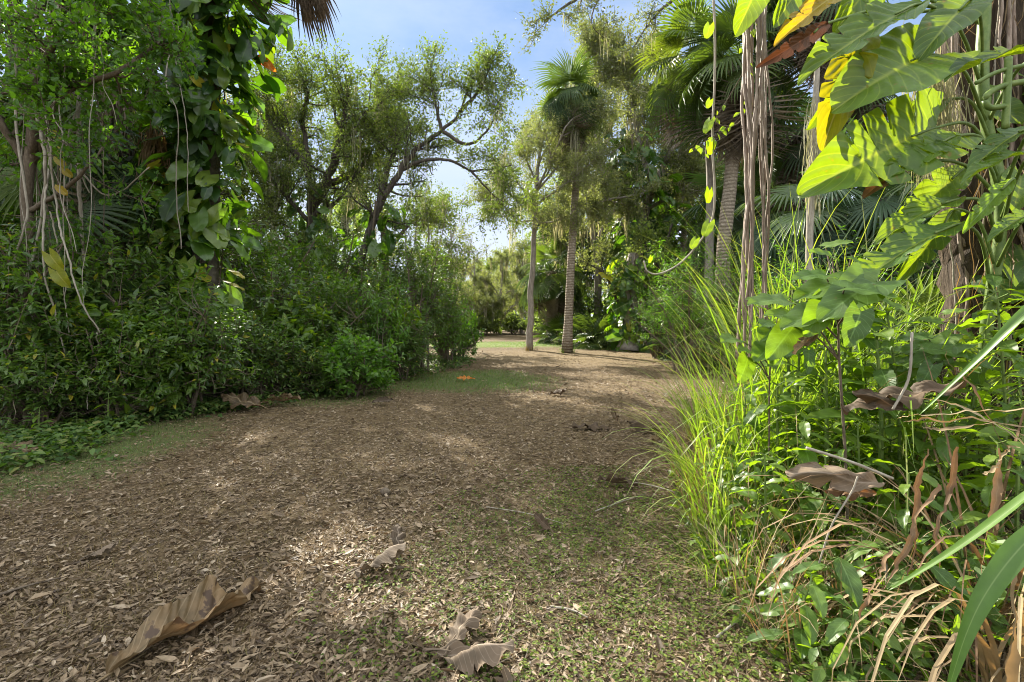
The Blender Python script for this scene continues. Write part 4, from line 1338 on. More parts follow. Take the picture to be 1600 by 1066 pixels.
tree('broadleaf_tree', 'dark tree behind the vine wrapped palm reaching towards the forked oak', 370, 19, 66,
     [(((370, 580, 19), (372, 430, 19), (368, 300, 19), (372, 210, 19)), .2, .05, .9),
      (((370, 400, 19), (430, 330, 19), (460, 250, 19)), .1, .03, 1.0), (((370, 380, 19), (300, 310, 19), (270, 230, 19)), .1, .03, 1.0),
      (((371, 450, 19), (440, 430, 19.5), (520, 400, 20)), .08, .02, 1.0), (((370, 300, 19), (400, 220, 19), (420, 180, 19)), .08, .02, .9)],
     'darkwood', 'bark', nsub=11, sublen=1.8, ntwig=8, twiglen=.7, leaves=30, size=.12, jit=.1, tmpl=TINYW)
tree('broadleaf_tree', 'green tree rising behind the leaning oak', 600, 20, 67,
     [(((600, 580, 20), (602, 440, 20), (598, 330, 20), (590, 220, 20), (600, 165, 20)), .2, .05, .9),
      (((600, 400, 20), (650, 340, 20), (690, 320, 20)), .1, .03, .9), (((600, 360, 20), (550, 280, 20), (530, 200, 20)), .1, .03, .9),
      (((600, 450, 20), (660, 430, 20.5), (700, 400, 21)), .08, .02, .9)],
     'oakdark', 'bark', nsub=10, sublen=1.6, ntwig=8, twiglen=.6, leaves=34, size=.09, jit=.1, tmpl=TINYW, moss=(16, (.6, 1.4), M['moss'], .035))

tree('slender_tree', 'slight young tree with thin upright twigs in the gap past the leaning oak', 668, 17, 68,
     [(((668, 580, 17), (666, 460, 17), (670, 380, 17), (664, 300, 17)), .07, .015, 1.0), (((668, 520, 17), (640, 430, 17), (632, 350, 17)), .05, .012, .9),
      (((668, 500, 17), (695, 420, 17), (712, 350, 17)), .05, .012, .9), (((668, 440, 17), (690, 370, 17.2), (700, 310, 17.4)), .03, .01, .7), (((667, 430, 17), (650, 380, 17), (652, 330, 17)), .03, .01, .7)],
     'oakdark', 'palebark', nsub=11, sublen=1.1, ntwig=8, twiglen=.45, leaves=22, size=.07, moss=(12, (.5, 1.3), M['moss'], .02, 8))
tree('slender_tree', 'slight open tree nearest the bright gap of sky above the path bend', 700, 22, 69,
     [(((704, 560, 22), (702, 460, 22), (706, 380, 22), (700, 320, 22)), .08, .015, .9), (((703, 480, 22), (728, 420, 22), (738, 370, 22)), .05, .012, .9), (((703, 460, 22), (680, 400, 22), (672, 350, 22)), .05, .012, .8)],
     'paleoak', 'palebark', nsub=10, sublen=1.3, ntwig=8, twiglen=.5, leaves=20, size=.08)

# ================================================================== fallen big leaves
DEADBIG = [leaf_big(90, 14, lambda t: ovate_w(.27)(t) * (1 + .12 * np.sin(t * 13) + .08 * np.sin(t * 31 + 1)), (15, 35), .42, .04, .045, 3.3, crumple=.017, seed=12, curl=-.3, twist=-.45, folds=.024, pleat=.004, pn=29),
           leaf_big(60, 10, ovate_w(.36), (5, 50), .35, .12, .06, 4, crumple=.03, seed=5, notches=(.33, .62), notch_w=.02, notch_d=.6, curl=.5, twist=-.6, folds=.018, pleat=.004, pn=22),
           leaf_big(60, 10, ovate_w(.32), (0, 45), -.5, -.18, .05, 4, crumple=.028, seed=9, notches=(.5,), notch_w=.02, notch_d=.6, twist=.8, folds=.018, pleat=.004, pn=22)]


def ground_leaf(px, py, ang, size, k_, mat, label, lift=.03, tilt=0.0, roll=0.0, name='fallen_leaf', v=.5):
    d = 1000.0 / (py - HOR)
    c = np.array([GX(px, d), d, 0.0])
    dr = np.array([math.cos(R(ang)), math.sin(R(ang)), tilt])
    c0 = c - dr * size * .5
    c0[2] = float(gz(c[0], c[1])) + lift
    a = Acc()
    nz = np.array([math.sin(R(roll)) * -math.sin(R(ang)), math.sin(R(roll)) * math.cos(R(ang)), math.cos(R(roll))])
    a.inst(DEADBIG[k_], [c0], frames(dr[None], nz[None]), np.array([size]), [v])
    pt = spline([c0 - dr * size * .18 + [0, 0, -.01], c0, c0 + dr * size * .2], 5)
    tube(a, pt, np.linspace(.006, .003, 5), 4, .8)
    o = a.obj(name, M[mat], None, True, origin=(c[0], c[1], float(gz(c[0], c[1]))))
    return tag(o, label, 'fallen leaf')


ground_leaf(306, 984, 67, .64, 0, 'deadleaf', 'long crumpled tan leaf lying alone across the near path', .02, .02, 14)
ground_leaf(725, 1000, 70, .24, 1, 'deadgrey', 'crumpled brown split leaf at the bottom of the path, upper piece', .05, .15, 30)
ground_leaf(740, 1048, -20, .3, 2, 'deadgrey', 'folded brown split leaf cut by the bottom of the picture', .04, .1, -20, v=.7)
ground_leaf(600, 890, 35, .3, 2, 'deadgrey', 'small grey twisted leaf in the middle of the near path', .05, .1, 15, v=.4)
ground_leaf(622, 858, 105, .18, 1, 'deadgrey', 'grey leaf scrap standing up behind the small twisted leaf', .03, .7, 10, v=.2)
ground_leaf(925, 670, 5, .46, 1, 'deaddark', 'dark flattened leaf on the path with one pale upright tip', .05, .05, 20)
ground_leaf(958, 660, 115, .2, 0, 'deadleaf', 'upright pointed leaf tip standing on the dark flattened leaf', .05, 1.1, 60, v=.2)
ground_leaf(1005, 676, 160, .36, 2, 'deaddark', 'dark curled leaf half under the tall grass', .05, .1, -15)
ground_leaf(1024, 692, 20, .22, 0, 'deadleaf', 'pale brown leaf at the edge of the tall grass', .03, .1, 0, v=.8)
ground_leaf(726, 596, 175, .32, 1, 'orange', 'bright orange fallen leaf alone on the green patch', .08, .12, 35)
ground_leaf(872, 619, 10, .34, 2, 'deaddark', 'small dark curled leaf out in the middle of the clearing path', .05, .1, 10)
ground_leaf(598, 634, 15, .3, 0, 'deadgrey', 'grey brown leaf lying off the small bright bush', .05, .12, -30, v=.1)
ground_leaf(588, 612, 20, .24, 2, 'deadleaf', 'brown leaf right at the foot of the small bright bush', .05, .2, 0, v=.1)
ground_leaf(375, 646, 170, .62, 1, 'deadleaf', 'big reddish brown leaf propped against the shrub foot', .1, .3, 40, v=.1)
ground_leaf(440, 638, 10, .52, 0, 'deadleaf', 'long brown leaf beside the sunlit dapple', .07, .1, 30, v=.2)
ground_leaf(76, 682, 60, .22, 2, 'deadleaf', 'curled tan leaf standing in the creeper', .08, .5, 30, v=.3)
ground_leaf(30, 712, 8, .42, 1, 'deadleaf', 'wide brown leaf flat on the creeper at the picture edge', .07, .05, -20, v=.15)
ground_leaf(965, 760, 165, .3, 0, 'deaddark', 'narrow brown leaf with pale stalk below the tall grass', .03, .1, 0)
ground_leaf(846, 828, 130, .16, 0, 'deaddark', 'dark narrow leaf sheath upright among the clover', .03, .35, 50)
ground_leaf(160, 872, 20, .14, 2, 'deadgrey', 'small pale curled leaf far to the shaded side of the path', .02, .25, 0, v=.9)
a = Acc()
d = 1000 / (775 - HOR)
pc = np.array([GX(602, d), d, .02 + float(gz(GX(602, d), d))])
tube(a, spline([pc + [-.035, 0, 0], pc, pc + [.035, 0, 0]], 7), np.array([.006, .02, .028, .03, .027, .02, .006]), 9, .1, lump=.15, rng=rng)
tag(a.obj('pine_cone', M['twig'], None, True, origin=pc), 'small dark cone lying alone on the path', 'cone')

# sticks on the near ground
for k_, (p0, p1_, r_, lab) in enumerate((((860, 955), (918, 972), .006, 'pale thin stick in the clover near the bottom of the picture'),
                                        ((930, 800), (1010, 770), .005, 'thin stick among the clover in front of the tall grass'),
                                        ((760, 800), (880, 822), .004, 'thin dry stem amid the litter below the dark leaf'),
                                        ((1060, 770), (960, 752), .005, 'pale leaf stalk pointing into the tall grass'),
                                        ((0, 930), (95, 905), .007, 'dark flat stick at the shaded corner of the path'),
                                        ((1120, 1010), (1180, 960), .006, 'short stick near the broad weeds'))):
    P = []
    for (px, py) in (p0, ((p0[0] + p1_[0]) / 2 + 4, (p0[1] + p1_[1]) / 2 - 3), p1_):
        d = 1000 / (py - HOR)
        P.append((GX(px, d), d, float(gz(GX(px, d), d)) + .02))
    a = Acc(); tube(a, spline(P, 8), np.linspace(r_, r_ * .5, 8), 5, .5, lump=.2, rng=rng)
    tag(a.obj('stick', M['liana'] if k_ != 4 else M['twig'], None, True, origin=P[1]), lab, 'stick', 'sticks on the path')

# ================================================================== clearing: palms and trees on the far bank
def palm_px(name, label, foot, pts, seed, r0, r1, lm, n=26, plen=1.0, size=1.0, ndead=16, **kw):
    B = np.array(base(*foot))
    t_ = wthing(name, label, 'palm tree', B)
    make_palm(t_, seed, [B] + [W(*p_) for p_ in pts], r0, r1, M[lm], M['deadfrond'], M[kw.pop('bark', 'palmbark')], M['stalk'], n, plen, size, ndead, **kw)
    return t_


palm_px('tall_palm', 'tall slim palm alone in the clearing with rounded grey green crown', (886, 19.5),
        [(893, 400, 19.5), (899, 300, 19.5), (905, 215, 19.4), (893, 150, 19.4)], 71, .165, .115, 'palm', 30, .65, .95, 16, el=(-50, 85), boots=False)
tree('slim_tree', 'straight grey trunk standing next to the slim clearing palm, thin ochre crown', 828, 21, 72,
     [(((828, 548, 21), (830, 460, 21), (835, 360, 21), (840, 270, 21), (850, 200, 21)), .15, .05, .5),
      (((837, 320, 21), (805, 280, 21), (790, 240, 20.5)), .05, .015, .8), (((838, 300, 21), (880, 250, 20.6), (905, 215, 20.3)), .05, .015, .9),
      (((839, 285, 21), (815, 230, 21.3), (825, 200, 21.5)), .05, .015, .8), (((836, 345, 21), (800, 345, 20.5), (775, 325, 20.3)), .04, .012, .8),
      (((840, 260, 21), (870, 200, 21), (880, 170, 21)), .05, .015, .8), (((838, 300, 21), (870, 230, 19), (890, 190, 18.6), (930, 170, 18.4)), .05, .015, 1.0),
      (((838, 320, 21), (880, 290, 19), (930, 250, 18.5)), .05, .015, 1.0), (((837, 330, 21), (790, 300, 20), (760, 300, 19.5)), .04, .012, .8), (((838, 290, 21), (860, 260, 19.4), (850, 190, 18.8)), .05, .015, .9),
      (((837, 350, 21), (870, 345, 20), (900, 330, 19.4)), .04, .01, .7)],
     'paleoak', 'palebark', nsub=11, sublen=1.3, ntwig=9, twiglen=.6, leaves=56, size=.075, jit=.09, t0=.2, moss=(14, (.5, 1.9), M['moss'], .03))
tree('pale_oak', 'big sunlit oak behind the slim clearing palm, pale curving trunk and hanging moss', 1000, 24, 73,
     [(((992, 548, 24), (998, 430, 24), (1004, 350, 24), (1022, 290, 23.8), (1045, 245, 23.6), (1066, 216, 23.5)), .26, .1, .4),
      (((1020, 290, 24), (1000, 230, 24), (985, 150, 24), (975, 90, 24)), .14, .04, 1.1), (((1000, 400, 24), (950, 300, 24), (930, 210, 24), (935, 130, 24)), .14, .04, 1.1),
      (((1045, 245, 23.6), (1040, 170, 24), (1020, 90, 24)), .1, .03, 1.0), (((945, 290, 24), (905, 260, 24), (880, 230, 24)), .08, .02, .9),
      (((985, 150, 24), (950, 90, 24), (930, 75, 24)), .06, .02, .9), (((1004, 330, 24), (1060, 300, 24), (1100, 270, 24)), .1, .03, .9),
      (((1022, 270, 24), (1010, 300, 22.5), (960, 310, 22), (920, 320, 21.5)), .08, .02, .9)],
     'paleoak', 'palebark', nsub=20, sublen=1.9, ntwig=12, twiglen=.75, leaves=38, size=.1, jit=.1, tmpl=TINYW, moss=(40, (.8, 2.6), M['moss'], .05, 12), t0=.2)
tree('pale_oak', 'grey green moss draped oak between slim clearing palm and the sunlit oak', 935, 28, 88,
     [(((930, 540, 28), (935, 430, 28), (925, 330, 28), (935, 230, 28), (925, 130, 28)), .24, .05, .9),
      (((930, 380, 28), (970, 300, 28), (990, 220, 28)), .12, .03, 1.0), (((928, 340, 28), (885, 270, 28), (870, 190, 28)), .12, .03, 1.0), (((932, 260, 28), (965, 170, 28), (975, 110, 28)), .1, .03, .9),
      (((930, 420, 28), (880, 380, 28), (860, 330, 28)), .1, .03, .9), (((930, 430, 28), (985, 400, 28), (1020, 350, 28)), .1, .03, .9)],
     'paleoak', 'palebark', nsub=14, sublen=2.0, ntwig=9, twiglen=.8, leaves=30, size=.12, jit=.12, tmpl=TINYW, moss=(44, (.8, 3.0), M['moss'], .055, 12), t0=.15, tdraw=False)
cv = wthing('climbing_vine', 'dark mass of vine hanging in the big sunlit oak above the leaf covered broken trunk', 'vine', W(1000, 330, 23.6))
a, s_ = Acc(), Acc()
axx = np.array([W(1000 + 12 * math.sin(t_ * 5), 420 - 210 * t_, 23.5) for t_ in np.linspace(0, 1, 14)])
climb(a, s_, axx, 1.35, 260, .5, np.random.default_rng(44), v=(0, .7)); tube(s_, axx, .05, 5, .4)
s_.obj('stems', M['twig'], cv); a.obj('foliage', M['pothos'], cv)
tree('overhanging_oak', 'oak whose high branch hangs into the top of the sky', 1230, 17, 74,
     [(((1235, 560, 17), (1225, 300, 17), (1210, 100, 17), (1180, -60, 16.5)), .24, .12, .2),
      (((1190, -20, 16.5), (1080, -60, 15.5), (960, -40, 14.5), (890, 5, 14), (850, 35, 13.8)), .11, .015, .9),
      (((960, -40, 14.5), (930, 10, 14.2), (925, 40, 14.1), (945, 60, 14)), .03, .008, .4),
      (((1180, -50, 16.5), (1070, -10, 16.2), (1020, 30, 16), (990, 75, 15.9)), .08, .012, .6),
      (((1180, -60, 16.5), (1240, -160, 16.5), (1300, -250, 16.5)), .1, .03, .8), (((1190, -40, 16.6), (1130, -180, 16), (1050, -260, 15)), .1, .03, .7)],
     'oak', 'bark', nsub=10, sublen=1.2, ntwig=9, twiglen=.45, leaves=26, size=.07, t0=.3, moss=(10, (.4, 1.0), M['moss'], .02, 8))
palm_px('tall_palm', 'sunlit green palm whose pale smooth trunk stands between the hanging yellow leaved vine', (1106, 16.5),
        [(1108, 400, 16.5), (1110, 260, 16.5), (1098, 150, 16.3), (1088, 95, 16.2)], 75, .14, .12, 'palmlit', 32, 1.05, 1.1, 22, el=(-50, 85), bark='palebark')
palm_px('tall_palm', 'palm with brown boot covered upper trunk and heavy dead skirt next to the aerial roots', (1128, 14.5),
        [(1130, 400, 14.5), (1141, 290, 14.5), (1150, 180, 14.5), (1160, 105, 14.4)], 76, .2, .17, 'palm', 26, 1.0, 1.15, 30, deadel=(-88, -30))
palm_px('tall_palm', 'palm with grey leaning trunk behind the giant yellow green leaves', (1318, 13),
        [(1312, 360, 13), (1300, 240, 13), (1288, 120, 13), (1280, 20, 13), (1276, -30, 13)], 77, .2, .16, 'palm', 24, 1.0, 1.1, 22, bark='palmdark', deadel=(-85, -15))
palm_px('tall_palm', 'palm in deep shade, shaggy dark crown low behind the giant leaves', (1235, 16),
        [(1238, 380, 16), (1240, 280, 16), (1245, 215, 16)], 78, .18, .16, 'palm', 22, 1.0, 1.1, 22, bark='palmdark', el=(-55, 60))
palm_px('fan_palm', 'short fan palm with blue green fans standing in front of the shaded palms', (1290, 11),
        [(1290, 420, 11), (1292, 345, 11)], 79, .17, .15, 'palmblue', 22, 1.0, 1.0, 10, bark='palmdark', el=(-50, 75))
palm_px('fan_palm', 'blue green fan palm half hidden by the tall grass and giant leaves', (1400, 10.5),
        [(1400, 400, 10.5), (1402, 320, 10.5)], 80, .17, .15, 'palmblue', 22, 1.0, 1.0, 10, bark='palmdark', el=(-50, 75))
palm_px('fan_palm', 'fan palm deep in the far bank right of the clearing palm trunk', (858, 28),
        [(860, 470, 28), (862, 425, 28)], 81, .2, .17, 'palm', 24, 1.2, 1.25, 12, el=(-50, 75))
palm_px('fan_palm', 'dim fan palm crown standing over the leaf covered stump', (1003, 26),
        [(1003, 450, 26), (1000, 380, 26)], 82, .2, .17, 'palm', 26, 1.3, 1.4, 12, el=(-50, 75))
palm_px('fan_palm', 'bluish fan palm behind the airy pale shrub', (1165, 19),
        [(1165, 430, 19), (1163, 330, 19)], 83, .19, .16, 'palmblue', 26, 1.2, 1.35, 12, el=(-50, 75))
palm_px('fan_palm', 'dark fan palm between aerial roots and moss column', (1215, 20),
        [(1215, 430, 20), (1213, 300, 20)], 84, .19, .16, 'palm', 26, 1.2, 1.4, 16, el=(-50, 75), bark='palmdark')

for px, d, top, lean, k_, lab in ((1062, 26, 235, 8, 0, 'slim pale palm trunk far behind the crooked young tree'), (1185, 22, 150, -6, 1, 'slim palm directly behind the aerial roots'), (1222, 24, 205, 5, 2, 'slim distant palm between aerial roots and moss column'),
                                  (957, 31, 300, 6, 3, 'slim distant palm behind the leaf covered broken trunk'), (873, 34, 330, -4, 4, 'short distant palm right beside the slim clearing palm'), (1340, 19, 130, 8, 5, 'palm with ragged dark crown seen between the giant leaves and the grey leaning palm')):
    palm_px('tall_palm', lab, (px, d), [(px + lean * .3, 440, d), (px + lean, (440 + top) / 2, d), (px + lean * .6, top, d)], 180 + k_, .17, .13, ('palm', 'palm', 'palmblue', 'palm', 'palmblue', 'palm')[k_], 24, .8, 1.05, 18, deadel=(-88, -35), sides=7)

# moss column hanging on a thin trunk
mc = wthing('mossy_tree', 'thin dead trunk shaggy with pale spanish moss behind the tall grass', 'tree', base(1262, 9))
P = [np.array(base(1262, 9)), W(1266, 330, 9), W(1274, 180, 9), W(1278, 60, 9)]
a = Acc(); pl = spline(P, 14); tube(a, pl, np.linspace(.07, .04, 14), 7, .5, lump=.1, rng=rng); a.obj('trunk', M['liana'], mc, True)
a = Acc(); r_ = np.random.default_rng(3)
f_ = r_.uniform(5.2, 9.6, 420); i_ = f_.astype(int)
PP = pl[i_] + (pl[i_ + 1] - pl[i_]) * (f_ - i_)[:, None] + r_.normal(0, .06, (420, 3))
strands(a, PP, r_.uniform(.2, .8, 420), r_.uniform(.01, .02, 420), r_, r_.uniform(.2, 1, 420)); a.obj('moss_clumps', M['moss'], mc)

# leaf covered stump at the edge of the clearing
stb = np.array(base(985, 20.6))
st_ = wthing('broken_tree', 'broken pale trunk at the clearing edge buried in vine leaves', 'tree', stb)
a = Acc()
pl = spline([stb, stb + [.1, .1, 1.2], stb + [-.1, 0, 2.6], stb + [.15, 0, 3.9]], 16)
tube(a, pl, np.concatenate([[.75, .55, .42], np.linspace(.36, .2, 13)]), 10, .5, lump=.12, rng=rng)
a.obj('trunk', M['palebark'], st_, True)
a = Acc(); tube(a, spline([stb + [.55, -.1, 0], stb + [.45, 0, 1.2], stb + [.6, 0, 3.2]], 10), np.linspace(.17, .12, 10), 8, .5, lump=.08, rng=rng); a.obj('side_trunk', M['palmbark'], st_, True)
cv = wthing('climbing_vine', 'vine of shiny broad leaves smothering the broken trunk at the clearing edge', 'vine', stb + [0, -.3, .5])
a, s_ = Acc(), Acc()
climb(a, s_, pl, .85, 240, .42, np.random.default_rng(15), v=(.2, 1)); tube(s_, pl + [0, -.35, 0], .03, 5, .4)
s_.obj('stems', M['twig'], cv); a.obj('foliage', M['pothos'], cv)
tree('small_tree', 'little tree with yellowish leaves leaning out from the leaf covered broken trunk', 960, 20.8, 86,
     [(((985, 545, 20.9), (968, 480, 20.8), (945, 430, 20.6), (915, 410, 20.4)), .08, .02, 1.0), (((968, 480, 20.8), (985, 430, 20.8), (995, 395, 20.8)), .05, .015, .9),
      (((955, 450, 20.7), (940, 415, 20.8), (950, 390, 20.8)), .04, .012, .8)], 'paleoak', 'bark', nsub=8, sublen=.8, ntwig=8, twiglen=.4, leaves=14, size=.1, tmpl=TINYW)
tree('small_tree', 'crooked young tree with vines on its stem at the shaded clearing edge', 1045, 20.5, 87,
     [(((1045, 552, 20.5), (1040, 500, 20.5), (1048, 450, 20.5), (1040, 400, 20.5), (1050, 350, 20.5)), .16, .04, .8), (((1042, 480, 20.5), (1070, 430, 20.5), (1090, 400, 20.5)), .07, .02, 1.0),
      (((1045, 440, 20.5), (1015, 400, 20.5), (1005, 370, 20.5)), .07, .02, 1.0)], 'farleaf', 'bark', nsub=8, sublen=1.0, ntwig=8, twiglen=.5, leaves=16, size=.11, tmpl=TINYW)

# palmettos
pm = thing('palmetto', 'dark palmetto clump under trees just past the slim clearing palm', 'palmetto', base(935, 22))
make_palmetto(pm, 91, 26, M['palm'], M['stalk'], .95, .75, (5, 80))
for px, d, sc_, lab in ((912, 24, 1.0, 'palmetto clump right behind the foot of the slim clearing palm'), (962, 23.5, .9, 'palmetto clump touching the leaf covered broken trunk'), (1062, 19.5, 1.0, 'palmetto at the shaded edge of the clearing by the crooked young tree'),
                        (1085, 16, 1.0, 'palmetto low under the airy pale shrub'), (1115, 20, 1.5, 'large palmetto between the smooth palm trunk and the crooked young tree'), (1030, 24, 1.3, 'palmetto in the shade directly behind the broken trunk'),
                        (1180, 13, 1.2, 'palmetto behind the foot of the aerial roots'), (1235, 12, 1.2, 'palmetto fans rising behind the tall grass by the moss column'), (1340, 9.5, 1.25, 'palmetto fans between tall grass and giant leaves'),
                        (1465, 8.5, 1.3, 'palmetto fans close by the vine hung trunk'), (1330, 14, 1.6, 'large palmetto below the grey leaning palm'), (875, 27, 1.0, 'palmetto clump at the far end between the two clearing trunks'),
                        (1140, 23, 1.5, 'palmetto deep in the shade behind the two big palms')):
    o = dup(pm, lab, base(px, d), rng.uniform(0, 6), sc_); o.name = 'palmetto'
cp(c5, 'airy_shrub', 'airy shrub on the far bank next to aerial roots', 1150, 11.5, (.9, .9, .8), 80)
cp(c5, 'airy_shrub', 'airy pale shrub between crooked young tree and airy bank shrub', 1030, 16.5, (.8, .8, .75), 160)
cp(c5, 'airy_shrub', 'shaded airy shrub behind tall grass beside moss column', 1230, 9.5, (.9, .9, .75), 220)
cp(c5, 'airy_shrub', 'airy shrub rising among fans right of moss column', 1310, 8.6, (.8, .8, .7), 300)
cp(c1, 'tall_shrub', 'dense shrub at the far bank below the big sunlit oak', 1000, 27, (1.8, 1.5, 1.2), 40)
cp(c1, 'tall_shrub', 'dense dark shrub far back between broken trunk and clearing palm', 920, 29, (1.7, 1.5, 1.2), 140)
cp(c4, 'tall_shrub', 'dense shrub far back behind airy bank shrub', 1090, 25, (2.0, 1.8, 1.3), 240)
cp(c4, 'tall_shrub', 'dense dark shrub behind the aerial roots', 1195, 17, (2.0, 1.8, 1.2), 0)
cp(c4, 'tall_shrub', 'dense dark shrub behind the fan palms near the giant leaves', 1420, 13, (2.0, 1.8, 1.2), 50)
cp(c1, 'tall_shrub', 'dense dark shrub past the vine hung trunk', 1530, 9, (1.6, 1.5, 1.3), 110)

# ------------------------------------------------------------------ far trees round the clearing
FT = []
for k_, (seed, lm, bm) in enumerate(((101, 'farleaf', 'bark'), (102, 'darkwood', 'bark'), (103, 'paleoak', 'palebark'))):
    t_ = thing('forest_tree', ['tall green forest tree at the end of the clearing', 'dark forest tree crowding behind the far bank', 'pale moss hung oak past the end of the clearing'][k_], 'tree', (0, 0, 0))
    r_ = np.random.default_rng(seed)
    H = (12, 11, 10)[k_]
    ms = [([(0, 0, -.1), (.1, .1, H * .4), (-.1, .2, H * .7), (.1, 0, H)], .24, .05, .8)]
    for q_ in range(9):
        an = q_ * 2.4 + r_.uniform(-.4, .4); z0 = H * r_.uniform(.14, .75); L = r_.uniform(2.0, 4.2)
        o_ = np.array([math.cos(an), math.sin(an), 0])
        ms.append(([np.array([0, 0, z0]), o_ * L * .5 + [0, 0, z0 + L * .45], o_ * L + [0, 0, z0 + L * .6 + r_.uniform(-.5, .8)]], .1, .02, 1.0))
    make_tree(t_, seed, ms, M[lm], M[bm], nsub=11, sublen=1.6, ntwig=8, twiglen=.7, leaves=20, size=.15, tmpl=TINYW, jit=.12, tdraw=False, moss=(30 if k_ != 1 else 10, (.8, 2.6), M['moss'], .06, 16))
    FT.append(t_)
first = [True, True, True]


def far_tree(k_, px, d, sc_, label, group):
    if first[k_]:
        o = FT[k_]; first[k_] = False
        o.location = base(px, d); o.rotation_euler = (0, 0, rng.uniform(0, 6)); o.scale = (sc_ * 1.0,) * 3; o['label'] = label; o['group'] = group
    else:
        o = dup(FT[k_], label, base(px, d), rng.uniform(0, 6), sc_, group); o.name = 'forest_tree'
    return o


L1 = 'hazy tree in the woods closing off the far end of the clearing'
for px, d, sc_, k_ in ((672, 42, .7, 2), (722, 50, .75, 2), (760, 60, .8, 0), (800, 52, .8, 2), (850, 44, .85, 2), (840, 60, .9, 0), (705, 62, .8, 2), (868, 52, 1.0, 0), (742, 40, .62, 2), (782, 41, .7, 2)  , (815, 47, .8, 2)):
    far_tree(k_, px, d, sc_, L1, 'hazy trees past the clearing')
L2 = 'tree of the dim woods behind the palms of the far bank'
for px, d, sc_, k_ in ((905, 33, .95, 1), (960, 34, 1.0, 0), (1020, 31, .95, 1), (1075, 33, 1.05, 0), (1135, 29, 1.0, 1), (1180, 30, .6, 0), (1310, 26, .5, 1), (1400, 22, .6, 1), (1480, 16, .85, 1), (1440, 26, 1.0, 0), (1560, 20, .9, 0)):
    far_tree(k_, px, d, sc_, L2, 'trees behind the palms')
L3 = 'tree of the dark woods behind the shrubs of the path'
for px, d, sc_, k_ in ((330, 24, .75, 1), (460, 27, .7, 1), (540, 30, .75, 0), (230, 18, .75, 1), (80, 16, .8, 1), (-100, 14, .9, 1), (-60, 22, 1.0, 0), (150, 26, .9, 0)):
    far_tree(k_, px, d, sc_, L3, 'trees behind the path shrubs')
for k_ in range(3):
    assert not first[k_]
SH4 = 'leafy bush in the row under trees at the far end of the clearing'
FS = thing('far_shrub', SH4, 'shrub', base(760, 40), 0, 'bushes at the end of the clearing')
make_shrub(FS, 27, 2.2, 2.6, 300, M['farleaf'], M['twig'], .2, 8, LEAF_W)
for px, d, s1, k_ in ((742, 44, 1.0, 1), (772, 47, 1.0, 5), (800, 44, .9, 1), (850, 38, 1.0, 5), (868, 34, .9, 1)):
    o = dup(FS, SH4, base(px, d), rng.uniform(0, 6), (s1 * 1.5, s1 * 1.3, s1 * .95), 'bushes at the end of the clearing'); o.name = 'far_shrub'
# wall of woods in the distance all round
wa = Acc(); r_ = np.random.default_rng(77)
n_ = 15000
an = r_.uniform(0, 2 * math.pi, n_); rr_ = 66 + 16 * r_.uniform(0, 1, n_)
hh = (4.2 + 2.2 * np.sin(an * 9) + 1.6 * np.sin(an * 23 + 1)) * r_.uniform(0, 1, n_) ** .8
P = np.stack([rr_ * np.sin(an), rr_ * np.cos(an), hh], -1)
put_leaves(wa, LEAF_W, P, rand_dir(r_, n_), 1.1, r_, .5, .6)
tag(wa.obj('distant_woods', M['farleaf']), 'distant woods closing the view all round', None, None, 'stuff')

# ================================================================== near bank: aerial roots, vine hung trunk, giant leaves
ar = wthing('aerial_root_bundle', 'bundle of brown aerial roots hanging like ropes past the picture top', 'aerial roots', W(1182, 560, 3.5))
r_ = np.random.default_rng(19)
for k_ in range(17):
    x0 = 1185 + r_.uniform(-19, 19)
    dd = 3.5 + r_.uniform(-.09, .09)
    bot = 560 if k_ > 3 else r_.uniform(380, 480)
    ys = np.linspace(-60, bot, 24)
    xs = x0 + np.cumsum(r_.normal(0, 1.1, 24)) + 4 * np.sin(ys / 70 + k_) - (ys > 250) * (ys - 250) * .02
    if k_ < 3:
        xs = xs - (ys > 150) * (ys - 150) * .06
    P = np.array([W(a_, b_, dd + .03 * math.sin(b_ / 60 + k_ * 2)) for a_, b_ in zip(xs, ys)])
    a = Acc(); tube(a, spline(P, 60), np.linspace(.0105, .0085, 60) * r_.uniform(.7, 1.15), 6, r_.uniform(0, 1), lump=.16, rng=r_)
    a.obj('root_strand', M['root'], ar, True)

VD = 3.25
TB = np.array(base(1552, VD))
vt = wthing('fibrous_tree', 'thick dark fibrous trunk hung with roots behind the giant leaves', 'tree', TB)
a = Acc(); axt = spline([TB, TB + [.0, .03, 1.4], TB + [-.03, .05, 2.6], TB + [.05, .1, 4.6]], 34)
tube(a, axt, np.linspace(.25, .21, 34), 18, .5, lump=.14, rng=r_); a.obj('trunk', M['fibre'], vt, True)
for k_ in range(26):
    an = r_.uniform(-3.0, -.1)
    of = np.array([math.cos(an), math.sin(an), 0]) * r_.uniform(.2, .31)
    j0, j1 = sorted(r_.integers(0, 34, 2))
    if j1 - j0 < 9:
        j0, j1 = 2, 30
    P = axt[j0:j1] + of + np.cumsum(r_.normal(0, .012, (j1 - j0, 3)), 0) * [1, .5, .2]
    a = Acc(); tube(a, spline(P, 3 * len(P)), r_.uniform(.004, .014), 5, r_.uniform(0, 1), lump=.15, rng=r_)
    a.obj('clinging_root', M['root' if k_ % 3 else 'liana'], vt, True)
a = Acc()
PP = axt[r_.integers(4, 33, 500)] + np.stack([r_.normal(0, .16, 500), -r_.uniform(.12, .3, 500), r_.uniform(-.1, .1, 500)], -1)
strands(a, PP, r_.uniform(.12, .55, 500), r_.uniform(.003, .01, 500), r_, r_.uniform(0, .7, 500), sway=.35); a.obj('bark_fibres', M['straw'], vt)
a = Acc()
PP = W(1455, 135, 3.0) + r_.normal(0, 1, (320, 3)) * [.07, .05, .12]
